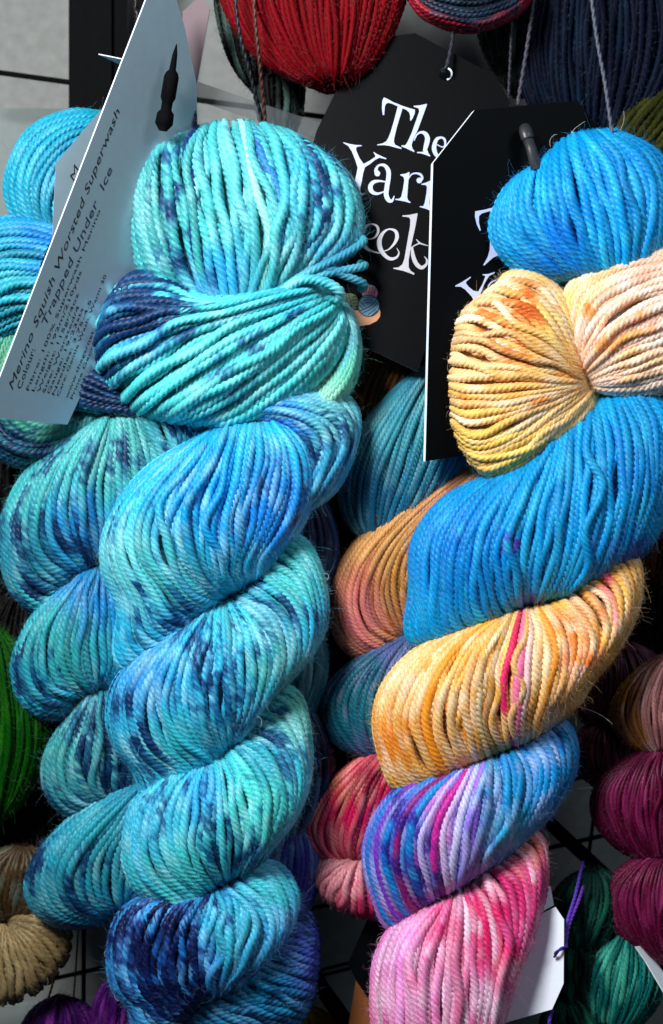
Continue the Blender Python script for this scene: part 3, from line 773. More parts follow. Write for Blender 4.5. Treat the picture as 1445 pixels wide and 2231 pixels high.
dA = Dye((70, 198, 195), [(330, 1800, 60, (80, 190, 210), 1.4), (400, 1880, 60, (90, 215, 200), 1.5), (450, 1730, 40, (60, 170, 215), 1), (560, 1750, 60, (100, 220, 195), 1.6), (640, 1560, 50, (120, 190, 160), 1.2), (600, 1640, 50, (60, 180, 190), 1)],
          [(510, 1850, 50, 0.75), (545, 1870, 30, 0.62), (440, 1760, 40, 0.40), (330, 1730, 30, 0.35), (640, 1640, 40, 0.35), (600, 1560, 40, 0.40), (470, 1920, 30, 0.53), (370, 1770, 30, 0.26)], pale=.28)
bundle('twisted_coil', A, [
    [(425, 1665), (345, 1700), (283, 1765), (268, 1850), (290, 1925), (345, 1970), (410, 1985), (455, 1965)],
    [(432, 1662), (360, 1705), (318, 1770), (308, 1850), (332, 1915), (380, 1955), (430, 1962), (465, 1952)],
    [(442, 1656), (392, 1710), (366, 1775), (362, 1850), (385, 1905), (420, 1938), (455, 1945), (475, 1942)],
    [(455, 1650), (435, 1712), (424, 1780), (424, 1850), (438, 1895), (458, 1922), (474, 1932), (484, 1934)],
    [(470, 1642), (480, 1705), (484, 1775), (488, 1835), (492, 1875), (494, 1905), (494, 1920), (494, 1930)],
    [(485, 1632), (525, 1685), (545, 1750), (550, 1805), (542, 1850), (525, 1888), (510, 1910), (502, 1925)],
    [(505, 1615), (570, 1655), (605, 1720), (605, 1780), (582, 1832), (555, 1872), (525, 1902), (508, 1922)],
    [(540, 1570), (612, 1600), (648, 1680), (645, 1755), (612, 1815), (572, 1862), (535, 1898), (512, 1920)],
    [(590, 1490), (650, 1515), (672, 1620), (666, 1715), (632, 1790), (585, 1850), (545, 1892), (518, 1915)]], dA, d0=5, bulge=125, hs=.3, he=.2, open_end=1.9, tilt=-10, jit=1.0)
dA = Dye((54, 150, 195), [(500, 2020, 50, (70, 190, 190), 1.4), (590, 1940, 50, (80, 200, 185), 1.6), (400, 2060, 50, (40, 120, 190), 1.0), (560, 2060, 40, (70, 170, 190), 1)],
          [(310, 2060, 80, 0.84), (380, 2080, 80, 0.75), (360, 2000, 60, 0.70), (420, 2180, 60, 0.84), (480, 1950, 36, 0.62), (520, 2090, 40, 0.35), (330, 2170, 60, 0.70), (600, 1900, 30, 0.35), (460, 2060, 40, 0.44)], darkc=(10, 22, 66), pale=.35, palec=(150, 215, 240), jit=.14)
bundle('twisted_coil', A, [
    [(440, 1945), (330, 1955), (262, 1992), (240, 2070), (248, 2145), (285, 2195), (345, 2220), (410, 2222)],
    [(446, 1944), (360, 1965), (305, 2010), (288, 2085), (298, 2150), (335, 2190), (385, 2208), (425, 2210)],
    [(452, 1942), (395, 1970), (358, 2020), (345, 2090), (355, 2145), (385, 2180), (418, 2195), (438, 2200)],
    [(460, 1938), (432, 1975), (412, 2030), (404, 2090), (410, 2140), (425, 2168), (440, 2182), (448, 2190)],
    [(472, 1934), (475, 1980), (470, 2035), (468, 2085), (465, 2125), (462, 2155), (460, 2170), (458, 2182)],
    [(486, 1928), (520, 1970), (532, 2025), (530, 2075), (515, 2115), (492, 2145), (476, 2165), (466, 2176)],
    [(500, 1915), (565, 1950), (592, 2005), (585, 2060), (555, 2105), (520, 2138), (490, 2162), (472, 2172)],
    [(540, 1870), (610, 1890), (645, 1950), (632, 2020), (588, 2080), (545, 2122), (505, 2155), (480, 2168)]], dA, d0=0, bulge=95, hs=.3, he=.2, open_end=1.9, tilt=-5, jit=1.4, stray=6)

# ---------------------------------------------------------------- skein behind the multicoloured one (same dye lot)
DEEP[:] = [1.12, 0.95, (1, 1, 1)]  # colours deepened a little as painted shade behind the front skein
E = thing('yarn_skein', (850, 1300, 100), 'dim teal, gold and pink yarn skein behind the multicoloured front skein', 'yarn skein', 'multicoloured skeins on the rack')
eb = dict(d0=115, r=8, dive=40)
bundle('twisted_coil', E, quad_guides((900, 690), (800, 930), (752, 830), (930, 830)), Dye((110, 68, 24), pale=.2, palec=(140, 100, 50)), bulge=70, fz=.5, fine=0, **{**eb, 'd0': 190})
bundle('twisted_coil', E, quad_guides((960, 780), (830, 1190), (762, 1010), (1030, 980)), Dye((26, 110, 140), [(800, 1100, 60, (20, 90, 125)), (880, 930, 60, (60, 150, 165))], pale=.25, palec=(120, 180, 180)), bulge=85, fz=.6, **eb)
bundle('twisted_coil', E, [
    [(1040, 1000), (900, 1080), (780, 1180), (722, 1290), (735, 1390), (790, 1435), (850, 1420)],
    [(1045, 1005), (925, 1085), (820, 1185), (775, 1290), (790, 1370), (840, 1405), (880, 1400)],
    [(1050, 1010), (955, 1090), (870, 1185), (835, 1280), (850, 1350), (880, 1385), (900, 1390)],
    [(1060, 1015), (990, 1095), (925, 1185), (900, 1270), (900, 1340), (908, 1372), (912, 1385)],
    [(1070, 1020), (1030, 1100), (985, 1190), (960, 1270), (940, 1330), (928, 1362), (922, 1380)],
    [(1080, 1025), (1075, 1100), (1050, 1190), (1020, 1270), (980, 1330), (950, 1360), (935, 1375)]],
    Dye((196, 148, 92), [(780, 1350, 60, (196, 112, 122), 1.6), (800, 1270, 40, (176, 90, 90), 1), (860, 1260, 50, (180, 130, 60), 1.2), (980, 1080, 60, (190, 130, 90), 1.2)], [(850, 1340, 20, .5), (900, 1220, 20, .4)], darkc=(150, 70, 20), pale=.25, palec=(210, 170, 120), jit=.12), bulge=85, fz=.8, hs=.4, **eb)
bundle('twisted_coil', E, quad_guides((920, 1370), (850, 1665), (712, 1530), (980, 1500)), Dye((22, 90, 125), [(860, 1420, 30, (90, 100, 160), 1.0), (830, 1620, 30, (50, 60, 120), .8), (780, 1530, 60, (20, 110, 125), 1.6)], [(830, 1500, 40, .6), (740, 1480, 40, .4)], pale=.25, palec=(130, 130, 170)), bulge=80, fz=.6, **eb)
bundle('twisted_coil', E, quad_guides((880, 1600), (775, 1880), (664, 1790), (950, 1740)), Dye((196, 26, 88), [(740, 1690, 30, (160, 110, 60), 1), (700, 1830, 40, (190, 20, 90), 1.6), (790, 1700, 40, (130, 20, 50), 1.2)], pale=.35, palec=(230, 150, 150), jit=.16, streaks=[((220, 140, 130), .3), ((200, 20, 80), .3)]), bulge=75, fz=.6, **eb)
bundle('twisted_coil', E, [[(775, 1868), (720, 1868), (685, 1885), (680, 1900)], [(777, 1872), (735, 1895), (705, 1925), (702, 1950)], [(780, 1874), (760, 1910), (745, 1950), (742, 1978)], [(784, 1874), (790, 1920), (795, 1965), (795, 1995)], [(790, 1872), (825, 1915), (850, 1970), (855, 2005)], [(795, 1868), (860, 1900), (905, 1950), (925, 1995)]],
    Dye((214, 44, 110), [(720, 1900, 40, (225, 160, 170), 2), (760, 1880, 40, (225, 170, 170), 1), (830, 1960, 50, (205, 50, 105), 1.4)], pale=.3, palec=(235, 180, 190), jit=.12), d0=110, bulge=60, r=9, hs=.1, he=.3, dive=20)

# ---------------------------------------------------------------- front multicoloured skein
DEEP[:] = [1.08, 1.0, (1, 1, 1)]
R = thing('yarn_skein', (1150, 1300, 0), 'large multicoloured yarn skein in blue, gold, purple and pink in front at the right', 'yarn skein', 'multicoloured skeins on the rack')
BL = (0, 150, 210)
dR = Dye(BL, [(1120, 480, 60, (8, 150, 215), 1), (1350, 400, 80, (8, 140, 215), 1), (1200, 520, 60, (10, 110, 205), 1)], [], pale=.22, palec=(70, 205, 235), jit=.10)
bundle('hanging_loop', R, [
    [(1180, 360), (1105, 410), (1070, 490), (1082, 540), (1130, 585), (1200, 620)],
    [(1190, 345), (1135, 390), (1112, 455), (1130, 515), (1175, 570), (1235, 615)],
    [(1205, 325), (1180, 370), (1180, 435), (1205, 505), (1240, 560), (1275, 610)],
    [(1235, 300), (1240, 355), (1258, 430), (1280, 505), (1300, 560), (1318, 610)],
    [(1275, 288), (1310, 350), (1335, 430), (1350, 505), (1355, 560), (1355, 610)],
    [(1310, 285), (1375, 340), (1408, 420), (1412, 500), (1400, 560), (1385, 605)],
    [(1340, 285), (1430, 335), (1470, 420), (1470, 510), (1440, 570), (1410, 605)]], dR, d0=20, bulge=95, hs=.15, he=.4, stray=3, r=11)
YL = dict(palec=(250, 230, 205), pale=.3)
dR = Dye((236, 190, 118), [(1050, 760, 60, (240, 200, 150), 1.4), (1120, 850, 60, (236, 180, 105), 1.3), (1080, 960, 60, (235, 195, 95), 1.6), (1180, 920, 50, (240, 205, 150), 1.3), (1150, 690, 40, (236, 175, 100), 1.2), (1210, 700, 40, (242, 215, 130), 1.3), (1090, 620, 40, (244, 224, 190), 1.6), (1160, 1020, 40, (240, 215, 110), 1.6)],
          [(1150, 680, 34, .85), (1060, 710, 30, .45), (1100, 800, 30, .4), (1015, 880, 26, .5), (1180, 890, 30, .4), (1240, 840, 30, .3), (1130, 760, 30, .3)], darkc=(205, 105, 40), streaks=[((250, 228, 200), .25), ((236, 190, 90), .2)], **YL)
bundle('twisted_coil', R, [
    [(1075, 655), (1105, 600), (1180, 600), (1235, 660), (1255, 730), (1268, 790), (1275, 822)],
    [(1040, 665), (1075, 635), (1145, 655), (1200, 705), (1235, 760), (1260, 800), (1276, 825)],
    [(1000, 695), (1035, 680), (1105, 705), (1175, 745), (1225, 785), (1255, 812), (1277, 828)],
    [(985, 750), (1020, 745), (1095, 765), (1165, 792), (1220, 812), (1252, 824), (1278, 831)],
    [(978, 815), (1018, 822), (1095, 828), (1165, 832), (1218, 834), (1252, 834), (1280, 834)],
    [(980, 875), (1022, 895), (1100, 888), (1170, 868), (1222, 852), (1256, 843), (1283, 838)],
    [(988, 930), (1032, 958), (1110, 938), (1182, 900), (1232, 872), (1262, 855), (1286, 843)],
    [(1015, 985), (1060, 1010), (1140, 980), (1210, 930), (1255, 892), (1278, 868), (1290, 850)],
    [(1060, 1035), (1100, 1048), (1170, 1010), (1235, 955), (1275, 915), (1292, 885), (1296, 862)]], dR, d0=-10, bulge=95, hs=.2, he=.2, dive=35, stray=6, r=10, jit=1.3)
dR = Dye((240, 196, 160), [(1380, 700, 90, (242, 196, 178), 1.6), (1250, 640, 40, (240, 200, 100), 2), (1320, 600, 40, (240, 190, 110), 1), (1420, 830, 50, (240, 200, 150), 1)], [(1400, 700, 40, .3), (1330, 760, 40, .3), (1270, 680, 20, .5)], darkc=(225, 140, 70), palec=(254, 240, 232), pale=.4, streaks=[((252, 226, 214), .3), ((240, 200, 120), .15)])
bundle('twisted_coil', R, [
    [(1262, 800), (1235, 700), (1240, 625), (1300, 580), (1380, 555), (1520, 530)],
    [(1266, 805), (1262, 730), (1290, 660), (1350, 615), (1420, 590), (1530, 570)],
    [(1270, 812), (1285, 760), (1330, 705), (1390, 665), (1450, 640), (1540, 620)],
    [(1274, 820), (1310, 785), (1365, 745), (1420, 718), (1470, 700), (1545, 680)],
    [(1278, 828), (1325, 808), (1385, 785), (1435, 765), (1480, 752), (1545, 738)],
    [(1282, 836), (1335, 832), (1395, 822), (1445, 808), (1485, 800), (1545, 790)],
    [(1288, 845), (1340, 856), (1400, 858), (1450, 850), (1490, 842), (1545, 835)]], dR, d0=-5, bulge=80, hs=.15, he=.6, dive=35, r=10)
dR = Dye(BL, [(1000, 1200, 80, (8, 130, 210), 1.3), (1290, 1080, 90, (14, 150, 215), 1.2), (1180, 1280, 60, (30, 150, 205), 1), (1400, 1040, 50, (10, 110, 190), 1), (1370, 1210, 40, (60, 70, 180), 1), (1152, 1308, 12, (170, 60, 180), 8)],
          [(1116, 1180, 14, .95), (1150, 1295, 22, 1.0), (1105, 1205, 12, .9)], darkc=(95, 55, 170), pale=.2, palec=(70, 200, 230))
bundle('twisted_coil', R, [
    [(1090, 1030), (970, 1090), (905, 1180), (898, 1290), (915, 1370), (965, 1405)],
    [(1110, 1025), (1010, 1090), (950, 1185), (942, 1290), (968, 1368), (1020, 1388)],
    [(1135, 1010), (1062, 1085), (1008, 1185), (1000, 1285), (1025, 1350), (1070, 1365)],
    [(1165, 990), (1115, 1075), (1072, 1175), (1065, 1265), (1088, 1325), (1115, 1345)],
    [(1205, 950), (1172, 1050), (1140, 1150), (1130, 1245), (1140, 1305), (1148, 1325)],
    [(1245, 915), (1235, 1020), (1215, 1125), (1205, 1215), (1182, 1290), (1160, 1320)],
    [(1285, 885), (1298, 990), (1290, 1090), (1275, 1185), (1240, 1270), (1195, 1310)],
    [(1325, 860), (1358, 960), (1362, 1060), (1340, 1155), (1300, 1230), (1250, 1290)],
    [(1365, 840), (1415, 935), (1425, 1035), (1400, 1125), (1360, 1190), (1310, 1255)],
    [(1410, 820), (1470, 910), (1480, 1010), (1450, 1100), (1410, 1160), (1365, 1225)]], dR, d0=10, bulge=130, hs=.3, he=.25, open_end=1.2, tilt=-10, r=10.2)
dR = Dye((238, 184, 98), [(900, 1480, 60, (244, 214, 160), 1.6), (850, 1620, 40, (240, 140, 30), 1.5), (890, 1560, 30, (240, 165, 40), 1.3), (1000, 1500, 60, (240, 180, 80), 1.3), (960, 1620, 50, (236, 180, 110), 1.2), (1190, 1440, 40, (240, 190, 140), 1.3), (1270, 1440, 26, (245, 110, 20), 3.0), (1235, 1370, 26, (245, 130, 30), 2), (1300, 1330, 40, (205, 140, 55), 1.5), (1350, 1250, 40, (215, 165, 90), 1.8), (1320, 1290, 15, (225, 30, 100), 6), (1335, 1330, 12, (225, 60, 120), 5), (1210, 1560, 40, (238, 170, 120), 1.2)],
          [(1000, 1560, 30, .4), (930, 1440, 20, .4), (870, 1600, 30, .4), (1290, 1420, 40, .35)], darkc=(226, 130, 30), palec=(250, 226, 200), pale=.4, streaks=[((246, 222, 190), .22), ((240, 170, 60), .2)])
bundle('twisted_coil', R, [
    [(1070, 1345), (930, 1405), (845, 1485), (818, 1570), (835, 1655), (895, 1705), (970, 1700)],
    [(1080, 1342), (955, 1408), (885, 1490), (862, 1575), (882, 1650), (935, 1690), (990, 1690)],
    [(1095, 1338), (995, 1410), (938, 1495), (922, 1575), (942, 1640), (980, 1672), (1015, 1678)],
    [(1110, 1332), (1040, 1408), (1000, 1490), (990, 1565), (1005, 1622), (1030, 1650), (1048, 1660)],
    [(1125, 1325), (1088, 1400), (1062, 1480), (1058, 1550), (1068, 1602), (1080, 1630), (1085, 1645)],
    [(1142, 1320), (1135, 1395), (1122, 1470), (1118, 1540), (1118, 1590), (1118, 1615), (1116, 1632)],
    [(1160, 1318), (1185, 1385), (1182, 1460), (1172, 1525), (1160, 1575), (1150, 1602), (1142, 1620)],
    [(1185, 1312), (1235, 1370), (1240, 1440), (1222, 1505), (1195, 1555), (1178, 1585), (1162, 1608)],
    [(1230, 1290), (1290, 1340), (1298, 1410), (1268, 1475), (1232, 1530), (1205, 1565), (1182, 1595)],
    [(1280, 1235), (1345, 1285), (1350, 1360), (1310, 1435), (1265, 1500), (1228, 1550), (1198, 1582)],
    [(1330, 1170), (1388, 1225), (1386, 1320), (1340, 1415), (1285, 1485), (1240, 1540), (1208, 1572)]], dR, d0=0, bulge=130, hs=.3, he=.22, open_end=1.25, tilt=-10, stray=1, r=10.2, paint=[(.490, .017, (232, 44, 110)), (.515, .010, (240, 120, 165)), (.535, .012, (246, 205, 205)), (.60, .010, (242, 150, 50)), (.28, .010, (242, 150, 30))])
PR = (120, 70, 200)
dR = Dye((110, 130, 215), [(820, 1850, 34, (110, 115, 220), 2), (870, 1760, 40, (60, 90, 205), 1.6), (880, 1820, 26, (20, 130, 215), 2), (905, 1740, 26, (120, 60, 200), 1.8), (900, 1900, 24, (150, 20, 150), 1.6), (960, 1790, 24, (205, 110, 200), 2), (955, 1720, 24, (215, 60, 170), 1.6), (990, 1850, 40, (176, 160, 225), 2.4), (1030, 1780, 24, (150, 100, 220), 2.6), (1060, 1800, 26, (120, 170, 225), 2),
          (1110, 1720, 48, (0, 150, 206), 9), (1190, 1680, 65, (0, 140, 205), 9), (1110, 1810, 40, (20, 165, 200), 6), (1075, 1690, 24, (80, 170, 215), 4), (1220, 1600, 50, (0, 140, 205), 9), (880, 1990, 40, (170, 40, 170), 2), (1010, 1690, 24, (150, 80, 210), 2)],
          [(870, 1760, 30, .5), (920, 1830, 20, .6), (935, 1940, 24, .9), (910, 1930, 20, .5), (860, 1860, 30, .4)], darkc=(60, 30, 130), palec=(200, 210, 250), pale=.25, jit=.14)
bundle('twisted_coil', R, [
    [(1000, 1670), (880, 1712), (815, 1790), (798, 1870), (815, 1945), (865, 2010), (930, 1995)],
    [(1008, 1668), (905, 1722), (850, 1800), (838, 1875), (855, 1938), (895, 1982), (935, 1985)],
    [(1018, 1665), (942, 1728), (900, 1800), (892, 1872), (905, 1925), (928, 1960), (950, 1970)],
    [(1032, 1660), (985, 1728), (955, 1800), (948, 1865), (955, 1912), (965, 1942), (970, 1955)],
    [(1050, 1652), (1030, 1720), (1012, 1790), (1005, 1850), (1000, 1895), (995, 1925), (990, 1942)],
    [(1075, 1642), (1082, 1705), (1074, 1775), (1060, 1830), (1042, 1875), (1025, 1905), (1012, 1925)],
    [(1105, 1628), (1135, 1685), (1135, 1750), (1112, 1808), (1082, 1855), (1055, 1888), (1035, 1910)],
    [(1145, 1600), (1190, 1650), (1192, 1715), (1160, 1780), (1120, 1832), (1085, 1870), (1055, 1898)],
    [(1190, 1545), (1245, 1595), (1248, 1680), (1205, 1760), (1155, 1815), (1108, 1860), (1075, 1888)]], dR, d0=10, bulge=120, hs=.3, he=.22, open_end=1.25, tilt=-5, stray=4, r=10.2, paint=[(.14, .01, (20, 120, 205)), (.18, .01, (120, 50, 190)), (.23, .01, (20, 130, 210)), (.28, .01, (140, 20, 110)), (.32, .01, (20, 140, 215)), (.37, .01, (190, 180, 240)), (.41, .01, (205, 40, 160)), (.45, .01, (215, 190, 240)), (.49, .012, (200, 200, 240)), (.53, .01, (160, 110, 225))])
dR = Dye((226, 96, 160), [(860, 2080, 50, (226, 150, 220), 2), (900, 2180, 60, (240, 165, 215), 1.6), (960, 2060, 40, (238, 130, 170), 1.4), (930, 2120, 40, (240, 170, 190), 1), (1075, 2060, 22, (222, 20, 105), 4), (1060, 1990, 22, (222, 20, 105), 3), (1100, 2110, 22, (215, 15, 95), 4), (1130, 1950, 40, (205, 70, 130), 2), (1170, 1850, 40, (215, 125, 110), 2), (1020, 2180, 40, (240, 180, 220), 1.6), (1080, 1920, 30, (235, 150, 160), 1.2), (1060, 2190, 24, (245, 220, 240), 1.6)],
          [(1100, 1960, 60, .45), (1130, 2060, 50, .45), (970, 2020, 24, .4)], darkc=(212, 30, 110), palec=(250, 205, 232), pale=.38, streaks=[((250, 222, 240), .3), ((240, 120, 170), .2)])
bundle('twisted_coil', R, [
    [(960, 1965), (868, 2010), (822, 2090), (815, 2180), (828, 2270), (860, 2340)],
    [(968, 1960), (895, 2020), (862, 2100), (858, 2185), (868, 2270), (890, 2340)],
    [(978, 1955), (930, 2025), (908, 2105), (908, 2190), (915, 2275), (925, 2340)],
    [(990, 1948), (970, 2020), (958, 2105), (960, 2190), (962, 2275), (965, 2340)],
    [(1005, 1938), (1015, 2005), (1012, 2095), (1012, 2185), (1010, 2270), (1005, 2340)],
    [(1025, 1925), (1058, 1985), (1064, 2070), (1060, 2160), (1050, 2250), (1040, 2330)],
    [(1060, 1895), (1110, 1945), (1118, 2030), (1105, 2120), (1080, 2210), (1062, 2310)],
    [(1105, 1855), (1155, 1895), (1158, 1985), (1135, 2080), (1105, 2160), (1080, 2270)],
    [(1145, 1800), (1184, 1840), (1182, 1940), (1155, 2040), (1122, 2120), (1095, 2220)]], dR, d0=0, bulge=100, hs=.3, he=.5, tilt=-5, stray=4, r=10.2)

# ---------------------------------------------------------------- tags
# big silver tag with the yarn details
pT1 = Plane((0, 822, -125), (318, 0, -105), (147, 925, -5))
t1 = thing('yarn_tag', (200, 400, -60), 'long silver paper tag printed with black yarn details over the left turquoise skein', 'tag', 'paper tags on the skeins')
card('card', t1, pT1, [(336, -45), (318, 0), (0, 822), (-36, 908), (147, 925), (300, 600), (432, 310), (428, 180), (403, 60), (372, -45)], M_SILVER, 5.0, M_WHITE)
text_line('printed_title', t1, pT1, 'Merino Squish Worsted Superwash', (27, 850), (262, 240), 12, M_INK, 0.35, 0.0)
text_line('printed_line', t1, pT1, 'Colour:', (45, 848), (77, 762), 10, M_INK, 0.0, 0.0)
text_line('handwritten_line', t1, pT1, 'Trapped Under  Ice', (101, 708), (246, 368), 13, M_PENINK, 0.25, 0.0)
for s_, a_, b_ in [('Fibre: 100% Superwash Merino', (62, 851), (219, 458)), ('Length: 192m/210yds', (74, 853), (178, 592)), ('Weight: 115gr/4oz', (86, 855), (172, 640)),
                   ('Size: Worsted/4', (97, 857), (173, 668)), ('Gauge: 19-23sts', (107, 859), (182, 672)), ('Needles: 3.75-4.5', (118, 861), (200, 655)),
                   ('Care: Gentle Wash, Warm 30', (128, 864), (232, 600)), ('www.thegarnet', (147, 868), (205, 722)), ('Prince George', (158, 870), (212, 735))]:
    text_line('printed_line', t1, pT1, s_, a_, b_, 6.2, M_INK, 0.0, 0.0)
t1b = thing('yarn_tag', (180, 400, 20), 'small silver tag with a white edge tucked behind the long silver tag', 'tag', 'paper tags on the skeins')
pT1b = Plane((122, 355, -60), (300, 160, -50), (250, 560, 10))
card('card', t1b, pT1b, [(330, 110), (122, 355), (112, 560), (110, 640), (250, 640), (360, 200)], M_SILVER, 4, M_WHITE)
text_line('printed_letter', t1b, pT1b, 'M', (163, 398), (176, 362), 15, M_INK, 0.3, 0.0)
cord('cord_or_shade_strip', t1b, [(246, 222, -62), (182, 370, -82), (112, 530, -84), (90, 580, -40)], 4, (12, 12, 16), plies=2)  # dark strip standing in for the shadow along the long silver tag
t1c = thing('yarn_tag', (430, 100, 60), 'dull rose tag hanging behind the top of the long silver tag', 'tag', 'paper tags on the skeins')
pT1c = Plane((402, 25, 60), (457, 20, 40), (420, 240, 70))
card('card', t1c, pT1c, [(398, 25), (440, -12), (457, 20), (418, 250), (396, 250)], M_PINKCARD, 3, M_WHITE)
cord('cord_or_shade_strip', t1c, [(421, 175, 45), (424, 225, 30), (426, 300, 20)], 5, (20, 18, 60))
t1d = thing('yarn_tag', (240, 128, 30), 'sliver of white tag poking out left of the long silver tag at the post', 'tag', 'paper tags on the skeins')
card('card', t1d, Plane((215, 119, 20), (290, 128, 20), (262, 140, 60)), [(215, 119), (275, 131), (300, 150), (262, 141)], M_WHITE, 2, M_WHITE)
strip = thing('label_holder', (560, 230, 120), 'clear plastic strip crossing behind the top of the front turquoise skein', 'label holder')
card('plastic_strip', strip, Plane((430, 178, 110), (690, 280, 120), (540, 255, 115)), [(426, 176), (560, 222), (700, 268), (694, 302), (545, 258), (424, 216)], M_PLASTIC, 3)
pk = thing('display_hook', (370, 190, -70), 'black hook end standing in front of the long silver tag', 'hook')
ax0 = np.array([385, 96, -84.0]); ax1 = np.array([355, 285, -62.0])
prof = [(0, 1), (.12, 5), (.30, 7), (.33, 12), (.38, 15), (.62, 15), (.67, 11), (.76, 11), (.80, 17), (.92, 18), (1.0, 8)]
rod('rubber_tip', pk, [tuple(ax0 + (ax1 - ax0) * u) for u, _ in prof], [w * 1.1 for _, w in prof], M_MATT)

# black shop tags with lettering
c3 = lambda q: np.stack([680 + q[..., 0] / 5.071, 180 + q[..., 1] / 5.071], -1)
c4 = lambda q: np.stack([690 + q[..., 0] / 5.352, 440 + q[..., 1] / 5.352], -1)
c9 = lambda q: np.stack([920 + q[..., 0] / 4.462, 200 + q[..., 1] / 4.462], -1)
t2 = thing('yarn_tag', (850, 400, 60), 'large black shop tag reading The Yarn Geek between the two front skeins', 'tag', 'paper tags on the skeins')
pT2 = Plane((786, 88, 60), (1100, 200, 30), (910, 810, 20))
card('card', t2, pT2, [(786, 88), (905, 72), (1080, 165), (1112, 225), (910, 810), (580, 655), (690, 285)], M_BLACKCARD, 2.5, M_WHITE, hole=(972, 161, 15))
T_items = [('p', [(950, 255), (1005, 270), (965, 400), (935, 500), (907, 620), (905, 660), (920, 688), (990, 722), (986, 733), (930, 720), (860, 700), (800, 691), (722, 693), (720, 685), (780, 672), (820, 650), (845, 610), (870, 545), (910, 410)]),
           ('p', [(795, 165), (830, 180), (900, 218), (1000, 258), (1065, 280), (1138, 300), (1135, 340), (1112, 395), (1090, 424), (1083, 415), (1086, 370), (1074, 330), (1040, 300), (950, 264), (880, 232), (840, 224), (818, 235), (805, 262), (797, 358), (782, 358), (773, 280), (778, 200)])]
h_items = [('p', [(1122, 258), (1190, 252), (1268, 235), (1270, 245), (1225, 370), (1170, 520), (1115, 640), (1100, 690), (1108, 725), (1133, 760), (1125, 767), (1080, 745), (1030, 722), (988, 705), (990, 695), (1030, 693), (1052, 665), (1100, 560), (1150, 420), (1185, 320), (1178, 285), (1125, 268)]),
           ('s', [(1128, 640, 10), (1160, 575, 16), (1205, 550, 26), (1252, 565, 44), (1276, 620, 54), (1262, 690, 52), (1246, 750, 40)]),
           ('p', [(1160, 768), (1230, 765), (1275, 745), (1285, 780), (1308, 808), (1302, 817), (1250, 797), (1200, 782), (1162, 779)])]
Y_items = [('p', [(345, 658), (400, 675), (480, 690), (548, 692), (548, 702), (500, 708), (486, 725), (490, 755), (525, 835), (570, 900), (640, 862), (700, 820), (700, 805), (680, 775), (684, 768), (720, 792), (822, 838), (820, 848), (745, 830), (700, 852), (640, 900), (585, 935), (565, 1000), (548, 1100), (532, 1170), (538, 1210), (562, 1238), (554, 1246), (500, 1218), (440, 1185), (413, 1152), (440, 1132), (468, 1100), (490, 1020), (505, 940), (480, 860), (440, 760), (400, 700), (348, 668)])]
a_items = [('s', [(722, 1005, 62), (708, 960, 34), (740, 915, 22), (800, 915, 34), (842, 970, 48), (845, 1050, 50), (828, 1150, 52), (820, 1240, 52), (848, 1300, 46), (885, 1305, 28), (908, 1255, 10)]),
           ('s', [(815, 1098, 12), (750, 1088, 22), (680, 1100, 40), (645, 1150, 50), (662, 1205, 46), (720, 1228, 28), (800, 1205, 10)])]
r_items = [('p', [(975, 1015), (1030, 1008), (1073, 988), (1078, 998), (1066, 1080), (1056, 1200), (1052, 1270), (1062, 1300), (1090, 1322), (1086, 1331), (1030, 1315), (980, 1305), (920, 1295), (920, 1285), (960, 1285), (985, 1265), (1005, 1180), (1020, 1080), (1012, 1042), (978, 1026)]),
           ('s', [(1068, 1060, 10), (1100, 1015, 14), (1150, 1002, 18), (1200, 1018, 26), (1218, 1055, 26), (1185, 1082, 62)])]
n_items = [('p', [(1208, 1120), (1260, 1105), (1318, 1078), (1320, 1090), (1312, 1200), (1297, 1320), (1302, 1380), (1325, 1412), (1318, 1420), (1260, 1395), (1190, 1375), (1192, 1366), (1230, 1366), (1245, 1330), (1265, 1220), (1270, 1150), (1255, 1132), (1210, 1130)]),
           ('s', [(1310, 1220, 10), (1350, 1140, 20), (1405, 1120, 40), (1440, 1180, 52), (1425, 1320, 50), (1415, 1440, 40)])]
e_items = [('s', [(1385, 688, 10), (1440, 712, 12), (1470, 690, 20), (1465, 630, 26), (1430, 608, 22), (1380, 625, 36), (1355, 680, 46), (1350, 740, 50), (1375, 800, 42), (1420, 825, 26), (1460, 800, 10)])]
G_items = [('s', [(360, 1740, 50), (350, 1620, 50), (400, 1500, 40), (480, 1440, 24), (540, 1470, 20), (582, 1428, 10)]), ('s', [(360, 1740, 50), (400, 1800, 34), (440, 1760, 30), (455, 1670, 34), (500, 1640, 10)])]
ee_items = [('s', [(590, 1722, 10), (650, 1728, 13), (705, 1700, 20), (732, 1640, 27), (715, 1585, 24), (650, 1564, 16), (585, 1600, 36), (548, 1680, 50), (560, 1770, 48), (615, 1840, 34), (680, 1868, 18), (745, 1884, 10)]),
            ('s', [(800, 1862, 9), (855, 1838, 14), (915, 1770, 30), (940, 1700, 40), (920, 1640, 32), (850, 1620, 16), (785, 1662, 32), (745, 1745, 50), (755, 1835, 50), (805, 1910, 42), (870, 1948, 34), (935, 1930, 24), (960, 1880, 14), (938, 1832, 6)])]
